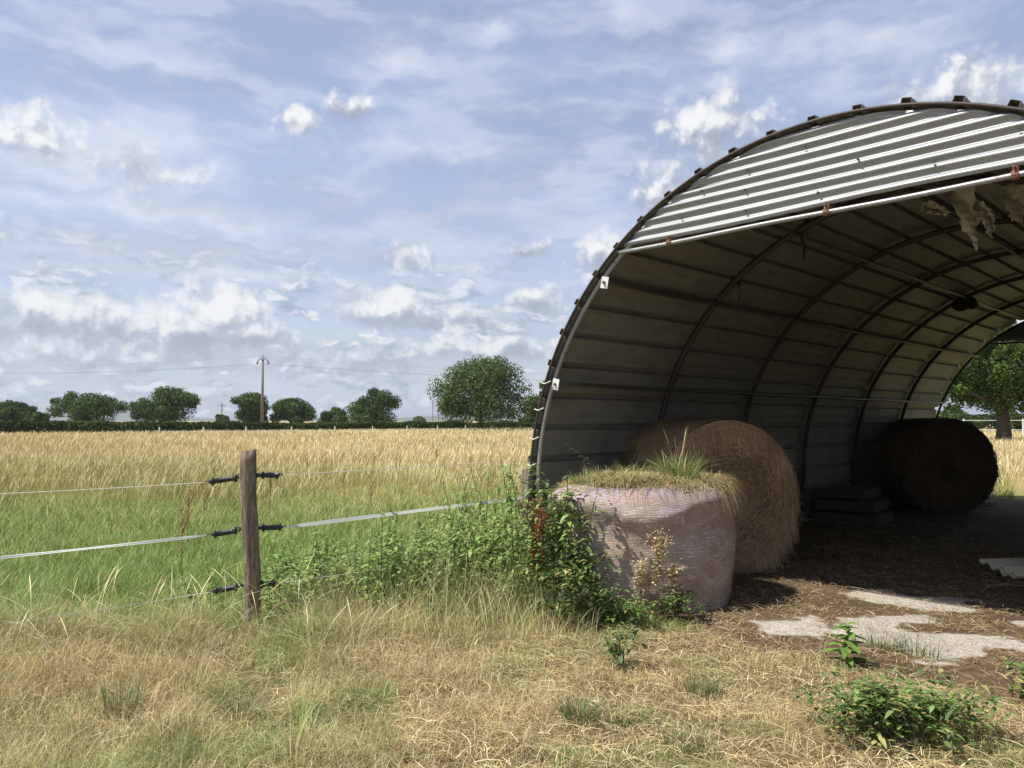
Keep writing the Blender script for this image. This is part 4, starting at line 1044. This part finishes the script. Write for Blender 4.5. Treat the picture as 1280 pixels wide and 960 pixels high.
# rope hanging from first inner rib
def local_at_ax(px, py, ax):
    r = ray(px, py); n = avec; k = (FX*n.x+FY*n.y+ax); t = k/(r.x*n.x+r.y*n.y); return Vector((r.x*t, r.y*t, H_CAM+r.z*t))
p = local_at_ax(1003, 277, 2.0)
rope = empty('hanging_rope', p); tag(rope, 'dark frayed rope end hanging from the first inner rib', 'rope')
mb = MB(); mb.tube([(0, 0, .08), (.02, 0, 0), (-.01, 0, -.17), (.02, 0, -.28), (.0, 0, -.42)], [.03, .034, .014, .018, .006], 7, lump=.3)
mb.build('strand', M['rope'], rope)
mb = MB(); mb.tube([(-.03, 0, .02), (-.04, 0, -.06), (.0, 0, -.10)], .008, 6, lump=.2); mb.build('strand', M['rope'], rope)
mb = MB(); mb.tube([(.03, .01, .02), (.045, 0, -.08), (.05, 0, -.14)], .007, 6, lump=.2); mb.build('strand', M['rope'], rope)
for i, (px, py, ax, h, lab) in enumerate([(923, 353, 2.0, .16, 'short rope knot hanging on the rib left of the frayed rope'), (845, 462, 2.0, .10, 'knotted twine on the lower part of the first inner rib')]):
    p = local_at_ax(px, py, ax); k_ = empty('rope_knot', p); tag(k_, lab, 'rope')
    mb = MB(); mb.tube([(0, 0, .05), (.03, 0, .02), (-.02, -.01, -.02), (.02, 0, -.03)], .02, 7, lump=.3); mb.build('knot', M['rope'], k_)
    mb = MB(); mb.tube([(0, 0, 0), (.01, 0, -h), (-.01, 0, -h*1.5)], .005, 5, lump=.3); mb.build('strand', M['rope'], k_)
# torn lining
def rag(px, py, ax, outline, name_label):
    p = local_at_ax(px, py, ax); root = empty('torn_lining', p, -TH); tag(root, name_label, 'torn lining', 'torn lining strips hanging under the barn roof')
    zs = [o_[2] for o_ in outline][::-1]; m_ = 26; vs = []; n = m_+1; rr2 = random.Random(px)
    for i in range(n):
        z = outline[0][2]+(outline[-1][2]-outline[0][2])*i/m_
        x0 = float(np.interp(z, zs, [o_[0] for o_ in outline][::-1]))+rr2.uniform(-.018, .018); x1 = float(np.interp(z, zs, [o_[1] for o_ in outline][::-1]))+rr2.uniform(-.018, .018)
        for k in range(5):
            f = k/4; vs.append((x0+(x1-x0)*f, .04*math.sin(z*14+f*5)+.03*math.sin(f*9+z*30), z+.012*math.sin(f*6+i)+rr2.uniform(-.005, .005)))
    mb = MB()
    fs = [(i*5+k, i*5+k+1, (i+1)*5+k+1, (i+1)*5+k) for i in range(n-1) for k in range(4)]
    mb.add(vs, fs); o = mb.build('strip', M['cloth'], root, smooth=True, solid=.003); return root
rag(1205, 248, 1.0, [(-.10, .12, .10), (-.09, .09, .02), (-.05, .07, -.08), (-.03, .10, -.18), (.0, .07, -.26), (.05, .075, -.34), (.06, .10, -.40), (.075, .09, -.43)], 'ragged pale strip of torn lining hanging lowest under the roof')
rag(1228, 262, 1.0, [(-.05, .02, .06), (-.02, .06, 0), (.0, .08, -.08), (.02, .08, -.16), (.03, .05, -.22)], 'curled narrow strip of torn lining just right of the ragged one')
rag(1172, 258, 1.0, [(-.14, -.04, .05), (-.12, .02, 0), (-.05, .07, -.04), (.02, .09, -.07)], 'short limp piece of torn lining left of the ragged strip')
rag(1268, 245, 1.2, [(-.10, .10, .08), (-.08, .09, 0), (-.06, .08, -.10), (-.02, .04, -.20)], 'dull piece of torn lining hanging at the right edge of the view')
# dark bundle hanging near the far end
bm = bmesh.new(); bmesh.ops.create_icosphere(bm, subdivisions=3, radius=.17)
for v in bm.verts: v.co *= 1+.18*math.sin(v.co.x*23+v.co.z*17)+random.uniform(-.03, .03); v.co.z *= .75
me = bpy.data.meshes.new('bundle'); bm.to_mesh(me); bm.free(); me.materials.append(M['rope'])
bo = empty('hanging_bundle', local_at_ax(1206, 379, 8.0)); tag(bo, 'dark lumpy bundle tied high under the roof near the far end', 'bundle')
o = bpy.data.objects.new('cloth_ball', me); C.objects.link(o); o.parent = bo
mb = MB().tube([(0, 0, .1), (.01, 0, .3)], .01, 6); mb.build('tie', M['rope'], bo)
# stacked / leaning boards along the left wall
def corr(L_, W_, th=.008, pitch=.15, amp=.024):
    n = int(W_/pitch*8); vs = []; fs = []
    for y_ in (0, L_/2, L_):
        for k in range(n+1): vs.append((k*W_/n, y_, amp*math.sin(2*math.pi*k*W_/n/pitch)))
    for r_ in range(2):
        for k in range(n): fs.append((r_*(n+1)+k, r_*(n+1)+k+1, (r_+1)*(n+1)+k+1, (r_+1)*(n+1)+k))
    return vs, fs
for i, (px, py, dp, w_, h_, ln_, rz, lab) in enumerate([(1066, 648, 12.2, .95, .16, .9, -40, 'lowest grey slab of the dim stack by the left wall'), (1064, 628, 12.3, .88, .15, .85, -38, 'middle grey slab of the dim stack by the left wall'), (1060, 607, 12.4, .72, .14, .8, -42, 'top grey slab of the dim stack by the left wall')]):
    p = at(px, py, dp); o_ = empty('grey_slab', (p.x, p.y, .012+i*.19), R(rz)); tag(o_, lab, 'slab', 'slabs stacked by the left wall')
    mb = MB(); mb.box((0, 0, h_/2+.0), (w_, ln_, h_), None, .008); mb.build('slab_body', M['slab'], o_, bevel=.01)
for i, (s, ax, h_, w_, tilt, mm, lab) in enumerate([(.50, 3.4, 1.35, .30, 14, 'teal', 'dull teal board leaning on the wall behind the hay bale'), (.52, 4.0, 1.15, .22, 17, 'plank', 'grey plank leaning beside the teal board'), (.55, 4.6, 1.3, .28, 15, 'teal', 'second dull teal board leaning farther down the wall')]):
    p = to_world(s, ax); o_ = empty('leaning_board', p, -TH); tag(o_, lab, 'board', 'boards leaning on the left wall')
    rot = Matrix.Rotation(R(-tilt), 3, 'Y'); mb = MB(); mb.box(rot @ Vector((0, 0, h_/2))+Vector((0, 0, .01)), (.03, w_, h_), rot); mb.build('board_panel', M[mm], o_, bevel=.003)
# corrugated offcut on the floor at the right edge
p = gp(1275, 722); o_ = empty('corrugated_offcut', (p.x, p.y, .05), R(8)); tag(o_, 'beige corrugated sheet offcut lying on the straw at the right edge', 'sheet offcut'); o_.rotation_euler.x = R(13); o_.location.z = .09; M['offcut'] = mat('beige_fibre_sheet', lambda q: pbsdf(q, q.mix(q.noise(objc(q), 12, 5, .7), (.40, .34, .24), (.62, .54, .41)), .9))
vs, fs = corr(.9, .46, pitch=.15); vs = [(y_-.27, x_-.22, z_) for x_, y_, z_ in vs]; MB().add(vs, fs).build('sheet_piece', M['offcut'], o_, smooth=True, solid=.008)
vs, fs = corr(.8, .30, pitch=.15); vs = [(y_-.32+.05, x_-.26, z_+.035) for x_, y_, z_ in vs]; MB().add(vs, fs).build('sheet_piece', M['offcut'], o_, smooth=True, solid=.008)
p = gp(1255, 742); o_ = empty('bent_stick', (p.x, p.y, .02)); tag(o_, 'thin bent pale stick on the floor below the corrugated offcut', 'stick')
MB().tube([(-.22, 0, 0), (-.12, .03, .04), (.02, .02, .06), (.2, 0, .05), (.4, -.02, .02)], [.006, .008, .008, .007, .005], 6, lump=.1).build('stick_body', M['plank'], o_)
p = gp(1228, 632); o_ = empty('small_block', (p.x, p.y, .0)); tag(o_, 'small pale block on the floor beside the far shaded bale', 'block')
MB().box((0, 0, .05), (.42, .25, .06), Matrix.Rotation(.3, 3, 'Z'), .01).build('block_body', M['board'], o_, bevel=.008)

# ------------------------------------------------------------------ far landscape
def tree(label, px, D, top, wpx, seed, n=9000, leaf=.35, base=.13, cols=((.068, .102, .034), (.092, .132, .044), (.050, .078, .028)), name='broadleaf_tree', nl=22, trunk=.34, group='trees along the hedge', lscale=1.0, dens=.9):
    r = np.random.default_rng(seed); pr = random.Random(seed)
    n = int(n*1.9)
    x0 = (px-640)/F_PX*D; h = 1.6+(HY-top)/F_PX*D; w = 1.22*wpx/F_PX*D
    root = empty(name, (x0, D, 0)); tag(root, label, 'tree', group)
    zb = h*base; hc = (h-zb)
    lobes = []
    for k in range(nl):
        a = pr.uniform(0, 6.28); f = pr.random()
        zf = pr.uniform(.12, .86); 
        rad = math.sin(math.pi*min(1, max(0, (zf*.8+.16))))**.6
        q2 = math.sqrt(pr.random())*rad*.72
        lr = lscale*pr.choice((pr.uniform(.08, .14), pr.uniform(.13, .25)))*min(w, h*1.2)*(.8+.4*(1-zf))
        lobes.append((q2*w/2*math.cos(a), q2*w/2*math.sin(a), zb+hc*zf, lr))
    lobes.append((0, 0, zb+hc*.84, w*.15)); lobes.append((w*.05, 0, zb+hc*.5, w*.26))
    # keep inside the box
    lobes = [(lx, ly, max(zb+lr*.4, min(lz, zb+hc*(.84+.22*float(vn(lx/w*4+seed*3.3, ly/w*2, 1.0, 19)))*math.sqrt(max(.05, 1-.85*(lx*lx+ly*ly)/(w*w/4)))-lr*.8)), lr) for lx, ly, lz, lr in lobes]
    wt = np.array([l[3]**2 for l in lobes]); wt /= wt.sum(); idx = r.choice(len(lobes), n, p=wt); Lb = np.array(lobes)[idx]
    v = r.normal(size=(n, 3)); v /= np.linalg.norm(v, axis=1, keepdims=True)
    rad = Lb[:, 3]*(r.random(n)**.36)*r.uniform(.92, 1.06, n)
    Pn = Lb[:, :3]+v*rad[:, None]*np.array([1, 1, .78])
    nz_ = vn(Pn[:, 0]+7*seed, Pn[:, 2]+Pn[:, 1]*.7, h*.07, seed % 9)
    k = (Pn[:, 2] > zb*.5) & (nz_ > 1-dens+.06+.25*(rad/Lb[:, 3] > .8)*.4); Pn, v, Lb = Pn[k], v[k], Lb[k]; n = len(Pn); li = idx[k]
    nr = v+r.normal(0, .45, (n, 3)); nr /= np.linalg.norm(nr, axis=1, keepdims=True)
    t1 = np.cross(nr, r.normal(size=(n, 3))); t1 /= np.linalg.norm(t1, axis=1, keepdims=True); t2 = np.cross(nr, t1)
    sz = leaf*r.uniform(.5, 1.2, n)[:, None]*.5
    co = np.stack([Pn-t1*sz, Pn-t2*sz*.7, Pn+t1*sz, Pn+t2*sz*.7], 1).reshape(-1, 3)
    lobe_t = r.uniform(.78, 1.25, len(lobes))[li][:, None]
    col = np.array(cols)[r.integers(0, len(cols), n)]*r.uniform(.55, 1.6, (n, 1))*lobe_t
    np_mesh('crown', co, np.arange(n*4).reshape(-1, 4), M['tree'], np.repeat(col, 4, 0), root)
    mb = MB(); tr = trunk; zt_ = zb+hc*.45
    mb.tube([(0, 0, -.1), (tr*.2, 0, zb*.6), (0, tr*.2, zb+hc*.2), (tr*.3, 0, zt_)], [tr*1.2, tr*.9, tr*.75, tr*.4], 9, lump=.06)
    for lx, ly, lz, lr in lobes[:9]:
        b0 = Vector((0, 0, zb+hc*pr.uniform(.05, .25))); e0 = Vector((lx, ly, lz)); m0 = b0.lerp(e0, .5)+Vector((0, 0, -.06*h*pr.random()))
        mb.tube([b0, m0, e0], [tr*.42, tr*.28, tr*.1], 6)
    mb.build('trunk', M['bark'], root, smooth=True)
    return root
tree('dark wide tree cut by the left edge of the view', 12, 120, 499, 74, 1, n=8000)
tree('small low tree between the left edge tree and the round one', 48, 118, 512, 32, 2, n=4000, nl=12)
tree('bushy tree second from the left behind the hedge', 112, 120, 484, 90, 3, n=9500, base=.10)
tree('wide dark tree left of the power pole with gaps under its crown', 208, 118, 480, 98, 4, n=10500, base=.22)
tree('compact rounded tree directly behind the power pole', 311, 122, 484, 48, 5, n=6500, base=.10)
tree('flat topped tree just right of the power pole', 364, 124, 490, 62, 6, n=7500, base=.10)
tree('low bushy tree left of the dark rounded one in the middle distance', 420, 130, 504, 38, 7, n=4500, nl=12)
tree('dark rounded tree standing free in the middle distance', 468, 128, 481, 62, 8, n=8000, base=.10)
tree('tiny bush shaped tree on the horizon left of the tallest tree', 523, 260, 519, 24, 9, n=2500, leaf=.6, nl=9)
tree('tallest tree of the field edge in front of the hedge', 600, 100, 437, 108, 10, n=17000, leaf=.32, base=.13, nl=48, cols=((.075, .112, .036), (.105, .145, .05), (.055, .082, .028)))
tree('pale leafy tree half hidden behind the left foot of the barn', 694, 96, 466, 66, 11, n=9000, leaf=.36, base=.08, cols=((.07, .10, .033), (.09, .12, .042), (.05, .078, .026)))
tree('distant low tree beside the thin far mast', 277, 200, 517, 26, 12, n=2500, leaf=.5, nl=9)
tree('low tree at the right foot of the tallest tree', 660, 118, 516, 34, 13, n=3500, nl=10)
oak = tree('big oak with thick trunk seen through the far barn opening', 1252, 44, 395, 190, 14, n=34000, leaf=.20, lscale=.62, base=.27, nl=85, trunk=.42, cols=((.075, .115, .032), (.10, .15, .042), (.055, .088, .026)), dens=.74)
tree('low shrubby tree left of the oak trunk through the barn', 1190, 75, 505, 60, 15, n=6000, leaf=.24, base=.02, nl=14)
tree('low shrubby tree right of the oak trunk through the barn', 1300, 78, 500, 80, 16, n=6000, leaf=.24, base=.02, nl=14)
# hedges
def hedge(name, label, pts, h, wd, n, seed, leaf=.26, cols=((.055, .085, .026), (.075, .11, .034), (.05, .07, .025))):
    r = np.random.default_rng(seed); pts = np.array([((p-640)/F_PX*D, D) for p, D in pts]); sg = np.diff(pts, axis=0); ln = np.hypot(*sg.T); cum_ = np.r_[0, np.cumsum(ln)]
    # more leaves on the near stretches
    t = r.random(n)*cum_[-1]; i = np.clip(np.searchsorted(cum_, t)-1, 0, len(ln)-1); f = (t-cum_[i])/ln[i]
    c = pts[i]+sg[i]*f[:, None]; hh = h*(.80+.30*vn(t, t*0, 3.0, 31)+.12*vn(t, t*0, .9, 32)); z = hh*r.random(n)**.6
    off = r.normal(0, wd*.35, n); x = c[:, 0]+r.normal(0, .2, n); y = c[:, 1]+off
    Pn = np.stack([x, y, z], 1); nr = r.normal(size=(n, 3)); nr /= np.linalg.norm(nr, axis=1, keepdims=True)
    t1 = np.cross(nr, r.normal(size=(n, 3))); t1 /= np.linalg.norm(t1, axis=1, keepdims=True); t2 = np.cross(nr, t1); sz = leaf*r.uniform(.5, 1.3, n)[:, None]*.5
    o0 = Vector((pts[0][0], pts[0][1], 0)); Pn -= np.array(o0)
    co = np.stack([Pn-t1*sz, Pn-t2*sz*.7, Pn+t1*sz, Pn+t2*sz*.7], 1).reshape(-1, 3)
    col = np.array(cols)[r.integers(0, len(cols), n)]*r.uniform(.7, 1.35, (n, 1))*(.75+.5*vn(t, t*0, 4, 33))[:, None]
    o = np_mesh(name, co, np.arange(n*4).reshape(-1, 4), M['tree'], np.repeat(col, 4, 0)); o.location = o0
    tag(o, label, 'hedge'); return o
hedge('clipped_hedge', 'long low green hedge along the far edge of the field', [(-160, 66), (0, 70), (200, 80), (330, 88), (480, 100), (620, 112), (760, 122)], 1.42, 1.3, 52000, 1)
hedge('clipped_hedge', 'far hedge seen through the barn behind the right hand field', [(1080, 95), (1200, 92), (1400, 90)], 2.1, 1.6, 16000, 2, leaf=.3)
# power pole
pd = 105; p = at(327.5, 526, pd); pole = empty('power_pole', (p.x, p.y, 0)); tag(pole, 'slim concrete power pole with forked top rising over the hedge', 'power pole')
ztop = at(327, 452, pd).z
MB().tube([(0, 0, -.2), (0, 0, ztop*.5), (0, 0, ztop)], [.24, .19, .14], 8).build('pole_shaft', M['polec'], pole, smooth=True)
for sx in (-1, 1):
    MB().tube([(0, 0, ztop-.1), (sx*.28, 0, ztop+.55), (sx*.75, 0, ztop+.0)], .06, 6).build('cross_arm', M['darkpipe'], pole)
    MB().tube([(sx*.75, 0, ztop), (sx*.75, 0, ztop-.18), (sx*.75, 0, ztop-.36)], [.07, .12, .05], 8).build('insulator', M['darkpipe'], pole)
MB().tube([(0, 0, ztop+.1), (0, 0, ztop+.9)], [.08, .05], 6).build('insulator', M['darkpipe'], pole)
for i, (dx, zz) in enumerate([(-.75, ztop-.3), (0, ztop+.8), (.75, ztop-.3)]):
    for sgn in (-1, 1):
        q2 = Vector((-75, 28, 1.2)) if sgn < 0 else Vector((95, 60, 0)); mb = MB()
        mb.tube([(dx+q2.x*f, q2.y*f, zz+q2.z*f-1.0*4*f*(1-f)) for f in [k/20 for k in range(21)]], .007, 4); mb.build('power_line', M['steelwire'], pole)
for (px, D, top, lab) in [(277, 240, 504, 'thin distant mast left of the power pole'), (541, 300, 500, 'thin distant mast left of the tallest tree'), (548, 320, 506, 'short distant mast just right of another mast')]:
    p = at(px, 526, D); zz = at(px, top, D).z; o_ = empty('distant_mast', (p.x, p.y, 0)); tag(o_, lab, 'mast')
    MB().tube([(0, 0, 0), (0, 0, zz)], .16, 6).build('mast_shaft', M['polec'], o_); MB().tube([(-1.2, 0, zz-.8), (1.2, 0, zz-.8)], .10, 5).build('cross_arm', M['polec'], o_)
# paddock fences
def paddock(label, posts, hpost, name='paddock_fence', rails=(.95,), rr=.03):
    x0, y0 = (posts[0][0]-640)/F_PX*posts[0][1], posts[0][1]; root = empty(name, (x0, y0, 0)); tag(root, label, 'fence')
    P2 = [((p-640)/F_PX*D-x0, D-y0) for p, D in posts]
    for (a, b) in P2: MB().tube([(a, b, -.1), (a, b, hpost)], [.07, .06], 6).build('post', M['plate'], root)
    for zr in rails: MB().tube([(a, b, hpost*zr) for a, b in P2], rr*.6, 4).build('rail', M['tape'], root)
    return root
paddock('white taped paddock fence in front of the far hedge', [(200, 66), (255, 68), (308, 71), (365, 74), (419, 78), (466, 82), (509, 86), (547, 90), (582, 94), (615, 98), (650, 104)], 1.05, rails=(.62,), rr=.025)
paddock('pale post and rail fence seen through the far barn opening', [(1130, 62), (1204, 58), (1278, 54), (1360, 50)], 1.75, rails=(.93, .55), rr=.03)

# distant hills
vs = []; fs = []; n = 60
for k in range(n+1):
    xx = -3800+7600*k/n
    hgt = 42+26*math.sin(k*.21+.6)+10*math.sin(k*.7)
    vs += [(xx, 4200, -1), (xx, 4300, hgt*.8), (xx, 4700, hgt)]
for k in range(n):
    for r_ in range(2): fs.append((k*3+r_, (k+1)*3+r_, (k+1)*3+r_+1, k*3+r_+1))
M['hill'] = mat('wooded_hill', lambda q: pbsdf(q, q.mix(q.noise(geo(q), .01, 5), (.05, .07, .03), (.12, .13, .06)), 1, 0, None, spec=.0))
tag(MB().add(vs, fs).build('hills', M['hill'], smooth=True), kind='structure')

mb = MB(); mb.box((0, 2400, 99), (9000, 5400, 202))
hz_ = bpy.data.materials.new('air'); hz_.use_nodes = True; t_ = hz_.node_tree; t_.nodes.clear(); o1 = t_.nodes.new('ShaderNodeOutputMaterial'); v1_ = t_.nodes.new('ShaderNodeVolumePrincipled')
v1_.inputs['Color'].default_value = (.82, .90, 1, 1); v1_.inputs['Density'].default_value = .00018; v1_.inputs['Anisotropy'].default_value = .2; t_.links.new(v1_.outputs[0], o1.inputs['Volume'])
tag(mb.build('haze', hz_), 'thin pale summer haze over the whole landscape', 'haze', kind='stuff')
